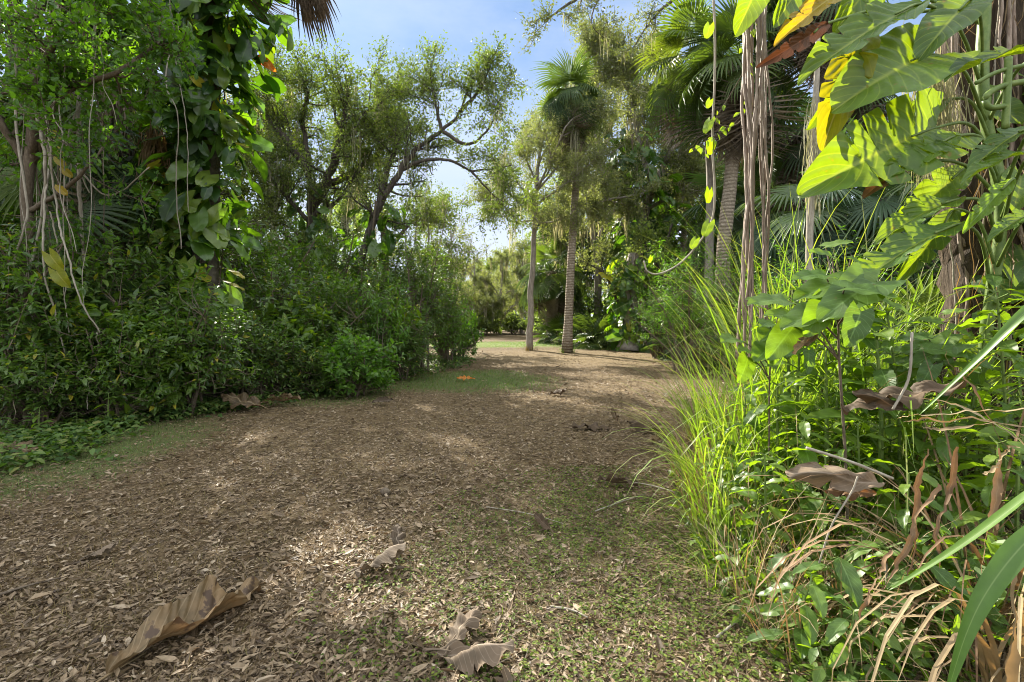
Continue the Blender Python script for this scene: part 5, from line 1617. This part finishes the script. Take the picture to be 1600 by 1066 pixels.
strands(a, PP, r_.uniform(.2, .6, 320), r_.uniform(.003, .008, 320), r_, r_.uniform(.2, 1, 320), sway=.2); a.obj('moss_clumps', M['moss'], vt)
for k_ in range(5):
    f0 = W(1440 + 32 * k_, 60 + 40 * (k_ % 3), 3.6)
    a = Acc(); tube(a, spline([f0, f0 + [r_.uniform(-.1, .1), -.2, -.8], f0 + [r_.uniform(-.1, .1), -.25, -2.4]], 24), r_.uniform(.006, .016), 5, .3, lump=.2, rng=r_); a.obj('hanging_root', M['root'], vt, True)

GIANT = {
    'heart': leaf_big(80, 8, lambda t: heart_w(t) * .9, (-50, 42), .28, .3, .03, 2.5, seed=1, pleat=.007),
    'long': leaf_big(70, 7, lambda t: ovate_w(.33)(t), (-15, 42), .3, .28, .03, 2.5, notches=(.38, .55, .7), notch_w=.012, notch_d=.6, seed=2, pleat=.007),
    'split': leaf_big(110, 9, lambda t: heart_w(t) * .86, (-45, 48), .2, .3, .035, 2, notches=(.2, .33, .46, .59), notch_w=.0085, notch_d=.8, seed=3, pleat=.006),
    'lobed': leaf_big(90, 8, lambda t: ovate_w(.4)(t), (-20, 55), .2, .35, .04, 2, notches=(.27, .44, .6), notch_w=.012, notch_d=.85, seed=4, crumple=.008, pleat=.006),
}
gp = wthing('giant_leaf_climber', 'climber with giant sunlit yellow green leaves splitting at their edges', 'climbing plant', TB + [-.2, -.3, .4])
stm = Acc()
sp = spline([TB + [-.22, -.22, .1], TB + [-.3, -.26, 1.0], TB + [-.22, -.28, 1.9], TB + [-.3, -.25, 2.6], TB + [-.22, -.2, 3.4]], 26)
tube(stm, sp, .032, 9, .5, lump=.1, rng=r_)
stm.obj('stem', M['stalk'], gp, True)
a = Acc()
climb(a, None, axt[3:24], .36, 46, .2, np.random.default_rng(58), face=(-1.7, .8), v=(.1, 1))
climb(a, None, axt[14:32] + np.array([.15, 0, 0]), .34, 16, .3, np.random.default_rng(59), face=(-1.4, .7), v=(.1, 1))
a.obj('foliage', M['philo'], gp, True)
GL = [  # base px, tip px, distance base, distance tip, template, material, face normal, colour, width
    ((1452, 86), (1333, 124), 2.75, 2.55, 'heart', 'philo', (-.25, -1, .45), .8, 1.05),
    ((1440, 8), (1270, 66), 2.7, 2.55, 'long', 'philo', (.1, -.8, .8), .6, .8),
    ((1352, 44), (1296, 196), 2.75, 2.65, 'lobed', 'yellow', (-.5, -1, .1), .1, .75),
    ((1345, 60), (1308, 180), 2.85, 2.75, 'lobed', 'philo', (.4, -1, .1), 1, .7),
    ((1325, -20), (1222, 38), 2.95, 2.9, 'long', 'yellow', (-.1, -1, .5), .75, .75),
    ((1462, 200), (1302, 256), 2.8, 2.55, 'split', 'philo', (-.1, -1, .3), .75, .9),
    ((1474, 158), (1376, 206), 2.95, 2.8, 'long', 'philo', (.3, -.8, .9), .7, .7),
    ((1492, 214), (1392, 256), 2.75, 2.6, 'long', 'philo', (.4, -1, .8), .9, .72),
    ((1510, 262), (1416, 336), 2.9, 2.7, 'long', 'philo', (.3, -.8, .9), .85, .75),
    ((1500, 312), (1384, 338), 2.75, 2.6, 'long', 'philo', (.0, -.6, 1), .7, .75),
    ((1502, 352), (1330, 402), 2.6, 2.4, 'long', 'philo', (.1, -.4, 1), .4, .62),
    ((1516, 2), (1446, 58), 2.7, 2.6, 'heart', 'philo', (.3, -.5, 1), .2, .9),
    ((1625, 84), (1494, 74), 2.6, 2.5, 'long', 'philo', (.1, -.4, 1), .0, .8),
    ((1615, 198), (1522, 230), 2.55, 2.45, 'long', 'philo', (.1, -.4, 1), .3, .8),
    ((1612, 238), (1514, 248), 2.5, 2.4, 'long', 'philo', (0, -.4, 1), .8, .6),
    ((1580, 283), (1520, 338), 2.5, 2.4, 'long', 'weed_big', (-.5, -.8, .4), .9, .62),
    ((1420, 258), (1366, 284), 2.75, 2.65, 'lobed', 'rust', (0, -.8, .6), .3, .8),
    ((1292, 38), (1210, 92), 2.9, 2.8, 'long', 'deadred', (.6, -.9, .1), .3, .55),
    ((1190, -40), (1164, 34), 3.2, 3.1, 'heart', 'philo', (.1, -1, .2), .7, .8),
    ((1254, -30), (1224, 22), 3.2, 3.1, 'heart', 'philo', (.1, -1, .2), .6, .8),
    ((1385, -60), (1330, 20), 3.0, 2.9, 'split', 'philo', (.1, -1, .3), .5, .9),
    ((1490, 330), (1425, 418), 2.9, 2.75, 'long', 'philo', (.1, -.8, .7), .35, .7),
    ((1620, 330), (1556, 350), 2.5, 2.4, 'long', 'philo', (.1, -.5, 1), .5, .7),
]
for k_, (b_, t_, d0, d1, tk, mk, nn, v_, wd_) in enumerate(GL):
    B_, T_ = W(*b_, d0), W(*t_, d1)
    L = np.linalg.norm(T_ - B_)
    a = Acc()
    D_ = nrm(T_ - B_)
    Rm = frames(D_[None], np.array([nn], float))
    # template tips droop: aim a little above so the tip lands on its mark
    a.inst(GIANT[tk], [B_], Rm, np.array([[L * wd_ * .95, L * 1.0, L]]), [v_])
    lf_ = a.obj('giant_leaf', M[mk], gp, True)
    j = int(np.argmin(((sp - B_) ** 2).sum(1) * [1])) if b_[0] > 1380 else 24
    s0 = sp[max(0, j - 2)]
    a = Acc()
    tube(a, spline([s0, (s0 + B_) / 2 + [0, -.03, .10], B_ - D_ * .02, B_ + D_ * L * .25], 14), np.linspace(.011, .006, 14), 7, .6)
    a.obj('leaf_stalk', M['stalk'], gp, True)
    if k_ in (16, 17):
        lf_['label'] = 'dead brown orange leaf of the climber'
for pts, r0 in ((((1576, 90), (1574, 140), (1571, 200)), .016), (((1610, 126), (1565, 135), (1540, 152), (1546, 168), (1570, 166)), .014), (((1610, 100), (1560, 112), (1525, 130)), .01)):
    a = Acc(); tube(a, spline([W(x_, y_, 2.45) for x_, y_ in pts], 20), r0, 9, .9); a.obj('leaf_stalk', M['stalk'], gp, True)

# vine stem with lime round leaves, hanging from above
rv = wthing('round_leaf_vine', 'thin hanging vine stem with lime coloured round leaves', 'vine', W(1115, 300, 3.6))
P = [W(*q_, 3.6) for q_ in ((1108, -60), (1116, 20), (1117, 120), (1113, 220), (1117, 300), (1112, 345), (1092, 380), (1062, 412), (1030, 428), (1012, 424), (1006, 408))]
a = Acc(); tube(a, spline(P, 60), np.linspace(.009, .0055, 60), 6, .5, lump=.12, rng=r_); a.obj('stem', M['liana'], rv, True)
a = Acc()
for k_, (px, py, s_) in enumerate(((1103, 48, 20), (1104, 162, 13), (1103, 197, 21), (1106, 230, 20), (1103, 306, 20), (1102, 358, 23), (1081, 381, 16), (1012, 406, 10))):
    s1 = s_ / 800 * 3.6 * .95
    b_ = W(px + 6, py - s_ * .4, 3.58)
    a.inst(HEART2, [b_], frames(np.array([[-.35 + r_.normal(0, .2), 0, -1.0]]), np.array([[r_.normal(0, .4), -1, .5]])), np.array([[s1 * 1.0, s1, s1]]), [r_.uniform(0, 1)])
a.obj('foliage', M['lime'], rv, True)
rv2 = wthing('small_leaf_vine', 'tendril with small yellow green leaf clusters across the dark palm skirts', 'vine', W(1150, 150, 3.55))
a, s_ = Acc(), Acc()
P = spline([W(*q_, 3.55) for q_ in ((1172, -10), (1168, 60), (1164, 105), (1140, 150), (1118, 190), (1150, 195), (1172, 165))], 40)
tube(s_, P, .0035, 5, .5)
P2 = spline([W(*q_, 3.55) for q_ in ((1170, 160), (1150, 190), (1120, 210), (1095, 225), (1080, 235))], 30); tube(s_, P2, .0025, 5, .5)
for q_ in range(34):
    pl = P if q_ % 3 else P2
    p_ = pl[r_.integers(4, len(pl))] + r_.normal(0, .025, 3)
    d_ = nrm(np.array([r_.normal(0, .7), -.3, -.6])); a.inst(LEAF_W, [p_], frames(d_[None], np.array([[r_.normal(0, .5), -1, .5]])), np.array([r_.uniform(.03, .06)]), [r_.uniform(0, 1)])
s_.obj('stem', M['twig'], rv2, True); a.obj('foliage', M['lime'], rv2)

# ------------------------------------------------------------------ tall grass clumps
def grass_clump(name, label, loc, seed, n, H, spread, lean, mat='grass', w=(.006, .014), curve=(.4, 1.7), rad=.16):
    r_ = np.random.default_rng(seed)
    o = thing(name, label, 'grass', loc)
    a = Acc()
    an = r_.uniform(0, 6.283, n)
    rr = rad * np.sqrt(r_.uniform(0, 1, n))
    P = np.stack([rr * np.cos(an), rr * np.sin(an), -.02 + 0 * rr], -1)
    az = an + r_.normal(0, .7, n)
    vx, vy = np.cos(az) * spread + lean[0], np.sin(az) * spread + lean[1]
    az = np.arctan2(vy, vx)
    blades(a, P, az, H * r_.uniform(.5, 1.15, n), np.abs(r_.normal(.12, .14, n)) + .05, r_.uniform(*curve, n) * np.hypot(vx, vy) / spread, r_.uniform(*w, n), np.clip(r_.beta(2, 2, n), 0, 1), 9)
    a.obj('blades', M[mat], o)
    if n > 60:
        a = Acc(); m_ = n // 6
        an = r_.uniform(0, 6.283, m_)
        blades(a, np.stack([rad * np.cos(an), rad * np.sin(an), 0 * an], -1), an, H * r_.uniform(.3, .9, m_), r_.uniform(.1, .6, m_), r_.uniform(.8, 2.2, m_), r_.uniform(.005, .012, m_), r_.uniform(0, 1, m_), 8)
        a.obj('dry_blades', M['straw'], o)
    return o


grass_clump('grass_clump', 'big tussock of arching light green grass spilling onto the path', (1.42, 3.45, 0), 1, 130, 1.05, .8, (-.2, -.35), w=(.009, .021), curve=(.4, 1.9), rad=.22)
grass_clump('grass_clump', 'tussock of fine bright grass in front of the spilling tussock', (1.24, 2.95, 0), 2, 80, .75, .9, (-.2, -.3), w=(.007, .016), curve=(.4, 1.9), rad=.2)
grass_clump('grass_clump', 'tall grass standing directly beneath the aerial roots', (1.62, 3.5, 0), 3, 110, 1.35, .6, (.12, -.2), w=(.007, .016))
grass_clump('grass_clump', 'tall sunlit grass behind the heart leaved plant', (1.95, 3.5, 0), 4, 170, 1.7, .5, (.25, -.1), w=(.008, .018), curve=(.5, 2.0), rad=.25)
grass_clump('grass_clump', 'tall thin grass reaching up to the moss column', (2.3, 4.2, 0), 5, 200, 2.3, .45, (.2, -.1), w=(.008, .018), curve=(.4, 1.9), rad=.3)
grass_clump('grass_clump', 'tall thin grass below the lowest giant leaf', (2.3, 3.2, 0), 6, 180, 1.8, .6, (-.2, -.1), w=(.008, .018), curve=(.5, 2.0), rad=.22)
grass_clump('grass_clump', 'short grass tuft at the near corner of the weed bank', (1.02, 2.45, 0), 7, 50, .42, 1.0, (-.2, -.2), w=(.004, .008))
grass_clump('grass_clump', 'sunlit grass farthest along the weed bank', (1.85, 4.8, 0), 8, 150, 1.15, .7, (-.1, -.2), w=(.008, .016))
grass_clump('grass_clump', 'grass thicket behind the tall grass, under the fan palms', (2.9, 5.2, 0), 9, 200, 2.6, .5, (-.1, -.1), w=(.009, .02), curve=(.4, 1.8), rad=.35)
grass_clump('grass_clump', 'grass thicket between vine hung trunk and tall thin grass', (3.1, 4.4, 0), 10, 180, 2.4, .5, (-.1, -.1), w=(.009, .02), curve=(.4, 1.8), rad=.3)

grass_clump('dead_grass_clump', 'collapsed clump of tan dead blades hanging over the weeds near the picture corner', (1.62, 1.72, 0), 21, 46, 1.15, .9, (-.7, -.1), mat='straw', w=(.008, .024), curve=(1.3, 2.9), rad=.12)
grass_clump('dead_grass_clump', 'collapsed clump of brown dead blades beneath the level straws', (1.78, 2.0, 0), 22, 46, 1.2, .9, (-.6, -.3), mat='drybrown', w=(.008, .024), curve=(1.2, 2.8), rad=.12)
grass_clump('dead_grass_clump', 'small dead tuft low behind the toothed weeds', (1.25, 1.95, 0), 23, 34, .5, .9, (-.2, -.2), mat='straw', w=(.004, .01), curve=(.8, 2.4), rad=.1)
for px, d, k_, lab in ((886, 19.4, 0, 'small grass tuft round the foot of the slim clearing palm'), (828, 20.8, 1, 'small grass tuft round the foot of the straight grey trunk'), (1000, 20.2, 2, 'dry tuft at the foot of the broken trunk'), (1128, 14.3, 3, 'dry tuft at the foot of the palm with heavy skirt')):
    grass_clump('grass_tuft', lab, base(px, d), 60 + k_, 46, .32, 1.0, (0, 0), mat='thatch' if k_ % 2 else 'lawn', w=(.01, .02), rad=.34)

# broad blades close to the camera
def ribbon(name, label, pts, w, mat, cat='grass blade', v=.5, group=None, nrm_=(0, -.5, 1)):
    P = spline([W(*q_) for q_ in pts], 26)
    t = nrm(np.gradient(P, axis=0))
    sd = nrm(np.cross(t, np.array(nrm_, float)))
    up_ = np.cross(sd, t)
    u_ = np.linspace(0, 1, 26)
    pr = (w * .5 * np.power(np.clip(1 - u_, 0, 1), .55) * np.minimum(1, .35 + u_ * 2.2))[:, None]
    if 'dry' in name:
        rr_ = np.random.default_rng(abs(hash(label)) % 1000 if False else len(label) * 7 + int(w * 1e4))
        P = P + np.cumsum(rr_.normal(0, .004, (26, 3)), 0)
        pr = pr * (.75 + .35 * np.sin(u_ * 9 + rr_.uniform(0, 6)))[:, None]
        an_ = np.cumsum(rr_.normal(0, .22, 26))[:, None]
        sd = sd * np.cos(an_) + up_ * np.sin(an_); up_ = np.cross(sd, t)
    V = np.stack([P - sd * pr + up_ * pr * .3, P - sd * pr * .5 + up_ * pr * .06, P, P + sd * pr * .5 + up_ * pr * .06, P + sd * pr + up_ * pr * .3], 1)
    i = np.arange(25)[:, None] * 5
    j = np.arange(4)[None]
    q = np.stack([i + j, i + j + 1, i + 5 + j + 1, i + 5 + j], -1).reshape(-1, 4)
    L = np.zeros((26, 5, 3)); L[..., 0] = v; L[..., 1] = np.array([-1, -.5, 0, .5, 1])[None]; L[..., 2] = np.linspace(0, 1, 26)[:, None]
    a = Acc(); a.add(V.reshape(-1, 3), np.concatenate([q[:, [0, 1, 2]], q[:, [0, 2, 3]]]), L.reshape(-1, 3))
    o = a.obj(name, M[mat], None, True, origin=P[0])
    return tag(o, label, cat, group)


ribbon('broad_grass', 'broad pale green blade slanting across the picture corner', ((1700, 700, 1.0), (1600, 780, 1.1), (1490, 860, 1.2), (1385, 925, 1.3)), .035, 'broadgrass', v=.9)
ribbon('broad_grass', 'widest green blade arching down at the picture corner', ((1680, 780, .95), (1600, 850, .95), (1545, 920, .95), (1510, 990, .95), (1478, 1090, .95)), .05, 'broadgrass', v=.3)
ribbon('broad_grass', 'long green blade rising from dead straws over the weed bank', ((1680, 430, 1.35), (1600, 490, 1.35), (1530, 560, 1.4), (1435, 650, 1.5)), .034, 'broadgrass', v=.7)
ribbon('dry_blade', 'brown dry blade standing at the very picture corner', ((1585, 1120, 1.1), (1592, 1000, 1.1), (1602, 900, 1.1), (1612, 830, 1.1)), .03, 'straw', 'dry blade', v=.3)
DRY = [(((1475, 760, 1.7), (1440, 800, 1.7), (1425, 860, 1.7), (1395, 920, 1.7)), .03, 'drybrown', 'curled rusty blade hanging in front of the weeds', .6),
       (((1450, 700, 1.75), (1425, 770, 1.75), (1412, 850, 1.75), (1388, 930, 1.75)), .026, 'drybrown', 'narrow rusty blade beside the curled one', .3),
       (((1500, 700, 1.7), (1490, 760, 1.7), (1475, 830, 1.65), (1478, 900, 1.65)), .03, 'drybrown', 'brown blade hanging straight under the straw bundle', .2),
       (((1395, 860, 1.7), (1370, 890, 1.7), (1340, 925, 1.7), (1330, 960, 1.7)), .026, 'drybrown', 'dry blade tip bent towards the serrated weeds', .5),
       (((1560, 700, 1.6), (1555, 780, 1.6), (1545, 850, 1.6), (1550, 930, 1.6)), .028, 'drybrown', 'brown blade hanging under the straw bundle near the corner', .7),
       (((1540, 740, 1.55), (1570, 720, 1.55), (1610, 700, 1.5)), .02, 'straw', 'bent straw blade sticking out towards the picture edge', .6),
       (((1620, 640, 1.6), (1520, 648, 1.65), (1430, 655, 1.7), (1400, 660, 1.75)), .016, 'straw', 'pale straw lying level over the weeds, uppermost', .8),
       (((1620, 668, 1.6), (1520, 662, 1.65), (1440, 668, 1.7), (1392, 672, 1.75)), .016, 'straw', 'second pale straw lying level over the weeds', .5),
       (((1620, 705, 1.6), (1560, 670, 1.65), (1500, 640, 1.7), (1425, 628, 1.75)), .014, 'straw', 'straw crossing the level ones at a slant', .9),
       (((1610, 690, 1.55), (1540, 668, 1.6), (1460, 672, 1.65), (1415, 664, 1.7)), .02, 'straw', 'broken broad straw in the straw bundle', .3),
       (((1585, 720, 1.6), (1540, 640, 1.65), (1500, 570, 1.7), (1475, 540, 1.7)), .016, 'drybrown', 'dark dry stalk leaning up from the straw bundle', .1)]
for pts, w, mk, lab, v_ in DRY:
    ribbon('dry_blade', lab, pts, w, mk, 'dry blade', v=v_, group='dry blades over the weeds')

# ------------------------------------------------------------------ weeds of the near bank
SERR = leaf_big(20, 3, ovate_w(.36), (0, 45), .15, .3, .02, 3, serr=10, serr_d=.12, seed=6)
BROAD = leaf_big(16, 4, lambda t: heart_w(t) * .9, (-45, 45), .12, .25, .03, 3, serr=8, serr_d=.06, seed=7)
ws = wthing('heart_leaf_plant', 'large heart leaved plant with one big shaded leaf facing out over the grass', 'plant', (1.52, 2.35, 0))
a, s_ = Acc(), Acc()
cs = spline([(1.58, 2.4, 0), (1.55, 2.38, .6), (1.5, 2.35, 1.1), (1.47, 2.3, 1.35)], 12); tube(s_, cs, np.linspace(.008, .004, 12), 7, .5)
for (bx, by, tx, ty, d_, nn, v_) in ((1345, 487, 1328, 542, 2.05, (-.1, -1, .5), 0), (1320, 450, 1418, 452, 2.1, (0, -.45, 1), .5), (1370, 440, 1275, 485, 2.15, (-.2, -.6, 1), .3), (1350, 425, 1310, 470, 2.2, (-.3, -.7, .7), .9),
                                     (1330, 440, 1240, 450, 2.3, (-.1, -.5, 1), .7), (1330, 405, 1380, 420, 2.3, (.1, -.4, 1), .6), (1290, 430, 1240, 425, 2.3, (0, -.5, 1), .4), (1300, 400, 1270, 385, 2.4, (0, -.7, 1), .8),
                                     (1340, 470, 1365, 500, 2.2, (.3, -.8, .5), 1), (1290, 470, 1262, 525, 2.25, (-.2, -1, .4), .8), (1310, 480, 1218, 495, 2.3, (-.1, -.5, 1), .6), (1380, 470, 1440, 490, 2.2, (0, -.4, 1), .5),
                                     (1260, 500, 1200, 478, 2.4, (0, -.5, 1), .9), (1230, 470, 1170, 462, 2.5, (0, -.5, 1), .7), (1240, 510, 1200, 560, 2.4, (-.2, -.9, .5), .6), (1290, 385, 1335, 370, 2.5, (0, -.5, 1), .9)):
    B_, T_ = W(bx, by, d_), W(tx, ty, d_ - .05)
    L = np.linalg.norm(T_ - B_)
    a.inst(BROAD, [B_], frames((T_ - B_)[None], np.array([nn], float)), np.array([L * .92]), [v_])
    j = int(np.argmin(((cs - B_) ** 2).sum(1)))
    tube(s_, spline([cs[max(0, j - 2)], (cs[max(0, j - 2)] + B_) / 2 + [0, 0, .03], B_], 6), np.linspace(.005, .003, 6), 5, .6, cap=False)
s_.obj('stem', M['twig'], ws, True); a.obj('foliage', M['weed_big'], ws, True)

for px, d, rz, s1, lab in ((1205, 2.95, 35, .85, 'heart leaved plant low in front of the aerial roots'), (1480, 2.7, -30, .8, 'heart leaved plant half hidden beneath the lowest giant leaf'), (1290, 3.3, 70, .95, 'heart leaved plant behind the large one, deep in the sunlit grass')):
    o = dup(ws, lab, (GX(px, d), d, 0), R(rz), s1); o.name = 'heart_leaf_plant'
WS = {}
WS['serr'] = thing('broad_weed', 'weed with big toothed pale leaves low at the near corner of the bank', 'weed', (GX(1300, 1.95), 1.95, 0))
make_weed(WS['serr'], 201, .34, 12, .19, SERR, M['weed_big'], M['stalk'], flat=1.0, taper=.25, pet=.3)
WS['tall'] = thing('tall_weed', 'leafy weed with pairs of narrow toothed leaves beside the vine hung trunk', 'weed', (GX(1560, 2.5), 2.5, 0))
make_weed(WS['tall'], 202, 1.35, 26, .22, SERR, M['weed'], M['stalk'], lean=(-.1, -.1), flat=.9, taper=.4)
WS['mid'] = thing('leafy_weed', 'middling weed with broad pointed leaves under the straw bundle', 'weed', (GX(1420, 2.1), 2.1, 0))
make_weed(WS['mid'], 203, .62, 18, .175, SERR, M['weed'], M['stalk'], flat=.9, taper=.35)
WS['small'] = thing('small_weed', 'small shiny weed at the corner of the bank beside clover', 'weed', (1.02, 2.2, 0))
make_weed(WS['small'], 204, .16, 10, .075, LEAF_W, M['weed'], M['stalk'], flat=1.0, taper=.3)
for k_, px, d, rz, sc_, lab in (
        ('serr', 1385, 2.0, 80, 1.05, 'toothed leaf weed behind the rusty blades'), ('serr', 1265, 1.85, 150, .85, 'toothed leaf weed at the bottom of the bank, lowest one'), ('serr', 1335, 1.72, 210, .8, 'toothed leaf weed cut by the bottom of the picture'),
        ('serr', 1430, 1.9, 20, 1.0, 'toothed leaf weed beneath the broad slanting blade'), ('serr', 1240, 2.15, 300, .75, 'toothed leaf weed where the bank meets the clover'), ('serr', 1500, 2.0, 260, 1.1, 'toothed leaf weed among rusty blades near the corner'),
        ('mid', 1290, 2.35, 40, 1.0, 'weed with broad pointed leaves above the toothed corner weed'), ('mid', 1340, 2.6, 100, 1.15, 'broad pointed weed in front of the big brown leaf'), ('mid', 1230, 2.7, 170, .9, 'weed with broad pointed leaves inside the fine bright grass'),
        ('mid', 1180, 2.75, 230, .8, 'pointed leaf weed by the foot of the spilling tussock'), ('mid', 1480, 2.45, 290, 1.3, 'broad pointed weed behind the level straws'), ('mid', 1560, 2.1, 350, 1.2, 'broad pointed weed near the picture edge under straws'),
        ('mid', 1390, 3.0, 60, 1.3, 'broad pointed weed below the heart leaved plant'), ('mid', 1250, 3.1, 130, 1.1, 'broad pointed weed between tussock and heart leaved plant'), ('mid', 1130, 2.9, 15, .75, 'low pointed weed at the path side of the bright grass'),
        ('tall', 1500, 2.7, 60, .95, 'narrow leaf weed just below the lowest giant leaf'), ('tall', 1590, 2.2, 130, .9, 'narrow leaf weed tallest at the picture edge'), ('tall', 1440, 3.0, 200, .9, 'narrow leaf weed between heart leaved plant and trunk'),
        ('tall', 1610, 2.8, 270, 1.1, 'narrow leaf weed in front of the thick trunk foot'), ('tall', 1530, 3.0, 330, .8, 'shaded narrow leaf weed behind the long green blade'), ('tall', 1345, 3.3, 20, .85, 'narrow leaf weed in the tall sunlit grass'),
        ('mid', 1290, 2.9, 75, 1.75, 'tall broad pointed weed just behind the heart leaved plant'), ('mid', 1370, 2.75, 140, 1.85, 'tall broad pointed weed on the trunk side of the heart leaved plant'), ('mid', 1215, 3.0, 250, 1.4, 'broad pointed weed rising through the spilling tussock'),
        ('mid', 1165, 3.2, 330, 1.25, 'broad pointed weed on the path side of the aerial roots'), ('mid', 1120, 3.3, 10, .9, 'pointed weed farthest out in the spilling tussock'), ('mid', 1440, 2.7, 190, 1.6, 'tall broad pointed weed under the lowest giant leaf'),
        ('mid', 1520, 2.8, 120, 1.5, 'tall broad pointed weed against the fibrous trunk'), ('mid', 1195, 2.5, 80, .95, 'broad pointed weed right over the fine bright grass'), ('mid', 1255, 2.5, 310, 1.2, 'broad pointed weed in front of the aerial roots low down'),
        ('tall', 1235, 3.2, 40, 1.05, 'narrow leaf weed rising behind the aerial roots foot'), ('tall', 1300, 3.0, 110, 1.1, 'narrow leaf weed standing over the heart leaved plant'), ('tall', 1400, 2.8, 350, 1.0, 'narrow leaf weed beneath the split giant leaf'),
        ('mid', 1330, 3.2, 20, 2.1, 'tallest broad pointed weed, in the sunlit grass under the giant leaves'), ('mid', 1230, 3.4, 95, 1.9, 'tall broad pointed weed just behind the aerial roots'),
        ('small', 1150, 2.35, 60, 1.2, 'small shiny weed under the fine bright grass'), ('small', 1215, 2.0, 140, 1.2, 'small shiny weed next to the lowest toothed weed'), ('small', 1160, 2.05, 210, .8, 'tiny weed alone in clover before the bank'),
        ('small', 1280, 1.7, 300, 1.0, 'small shiny weed at the bottom edge of the picture'), ('small', 1090, 2.6, 30, .9, 'tiny weed at the tip of the bank by pale leaf litter'), ('small', 1370, 1.75, 90, 1.3, 'small shiny weed under the widest blade')):
    o = dup(WS[k_], lab, (GX(px, d), d, 0), R(rz), sc_); o.name = WS[k_].name.split('.')[0]

# dense low growth between the weeds
ua = Acc(); r_ = np.random.default_rng(31)
n_ = 15000
y = 1.7 + 4.2 * r_.uniform(0, 1, n_) ** 1.3
edge = np.interp(y, [1.6, 2.2, 2.7, 3.3, 4, 5, 6], [.86, .92, 1.02, 1.08, 1.25, 1.6, 2.2])
x = edge + np.abs(r_.normal(0, 1.0, n_))
x[-3500:] = edge[-3500:] + r_.uniform(1.5, 6.0, 3500)
k = (x < edge + 6.0) & ((y > 2.5) | (r_.uniform(size=n_) < .55))
x, y, edge = x[k], y[k], edge[k]
top = np.clip((x - edge) * .62 + .05, .05, .6) * (.6 + .3 * np.sin(5 * x + 3 * y))
z = top * r_.uniform(0, 1, len(x)) ** .7
put_leaves(ua, LEAF_W, np.stack([x, y, z], -1), rand_dir(r_, len(x)) * [1, 1, .5], .05, r_, 1.0, .45, svar=.45)
tag(ua.obj('undergrowth', M['weed']), 'dense low leaves filling the bank under the weeds', None, None, 'stuff')
ud = Acc(); n_ = 2600
y = 1.75 + 3.4 * r_.uniform(0, 1, n_); edge = np.interp(y, [1.6, 2.2, 2.7, 3.3, 4, 5, 6], [.9, .96, 1.06, 1.1, 1.25, 1.6, 2.2])
x = edge + np.abs(r_.normal(0, .8, n_))
blades(ud, np.stack([x, y, 0 * x], -1), r_.uniform(0, 6.3, n_), r_.uniform(.15, .7, n_), r_.uniform(.1, 1.0, n_), r_.uniform(0, 1.6, n_), r_.uniform(.003, .008, n_), r_.uniform(0, 1, n_), 6)
tag(ud.obj('dry_undergrowth', M['straw']), 'tangle of dry stems under the weeds', None, None, 'stuff')


def air_leaf(bp, tp, k_, mat, label, nn, v=.5, wd=1.0):
    B_, T_ = W(*bp), W(*tp)
    L = np.linalg.norm(T_ - B_)
    a = Acc(); a.inst(DEADBIG[k_], [B_], frames((T_ - B_)[None], np.array([nn], float)), np.array([[L * wd * .75, L, L * .8]]), [v])
    o = a.obj('dead_leaf', M[mat], None, True, origin=(B_ + T_) / 2)
    return tag(o, label, 'dead leaf')


air_leaf((1510, 600, 2.2), (1315, 625, 2.3), 1, 'deaddark', 'big dark brown dead leaf lying across the weeds above the straws', (0, -.5, 1), .5)
air_leaf((1420, 640, 2.2), (1330, 610, 2.25), 2, 'deaddark', 'curled end of a dark dead leaf below the heart leaved plant', (0, -.9, .6), .3)
air_leaf((1385, 755, 2.0), (1225, 735, 2.1), 2, 'deadgrey', 'pale grey brown dead leaf with a whitened end in the weeds', (0, -.7, .8), .9)
air_leaf((1370, 770, 2.05), (1290, 765, 2.1), 1, 'rust', 'rusty dead leaf under the whitened one', (0, -.9, .5), .2)
air_leaf((1280, 520, 2.3), (1235, 550, 2.3), 2, 'deadleaf', 'dried yellow brown leaf hanging from the heart leaved plant', (0, -1, .3), .4)
for pts, r0, lab in ((((1260, 700), (1330, 722), (1395, 748)), .006, 'dark bare stem slanting through the weeds over the whitened dead leaf'), (((1395, 640), (1420, 590), (1425, 520)), .005, 'thin brown stem upright behind the dark dead leaf'),
                     (((1280, 880), (1300, 820), (1330, 770), (1340, 745)), .0035, 'pale wiry stem curving up to the whitened dead leaf'), (((1395, 1066), (1390, 960), (1384, 880)), .006, 'pale dry stem upright behind the lowest weeds'),
                     (((1470, 1066), (1475, 1000), (1478, 930)), .008, 'thick green stem rising by the widest blade'), (((1310, 930), (1370, 1000), (1430, 1060)), .004, 'pale dry stem slanting along the bottom weeds')):
    a = Acc(); tube(a, spline([W(x_, y_, 1.95) for x_, y_ in pts], 18), r0, 6, .5, lump=.12, rng=r_)
    o = a.obj('bare_stem', M['stalk' if 'green' in lab else 'liana'], None, True, origin=W(*pts[0], 1.95)); tag(o, lab, 'stem')
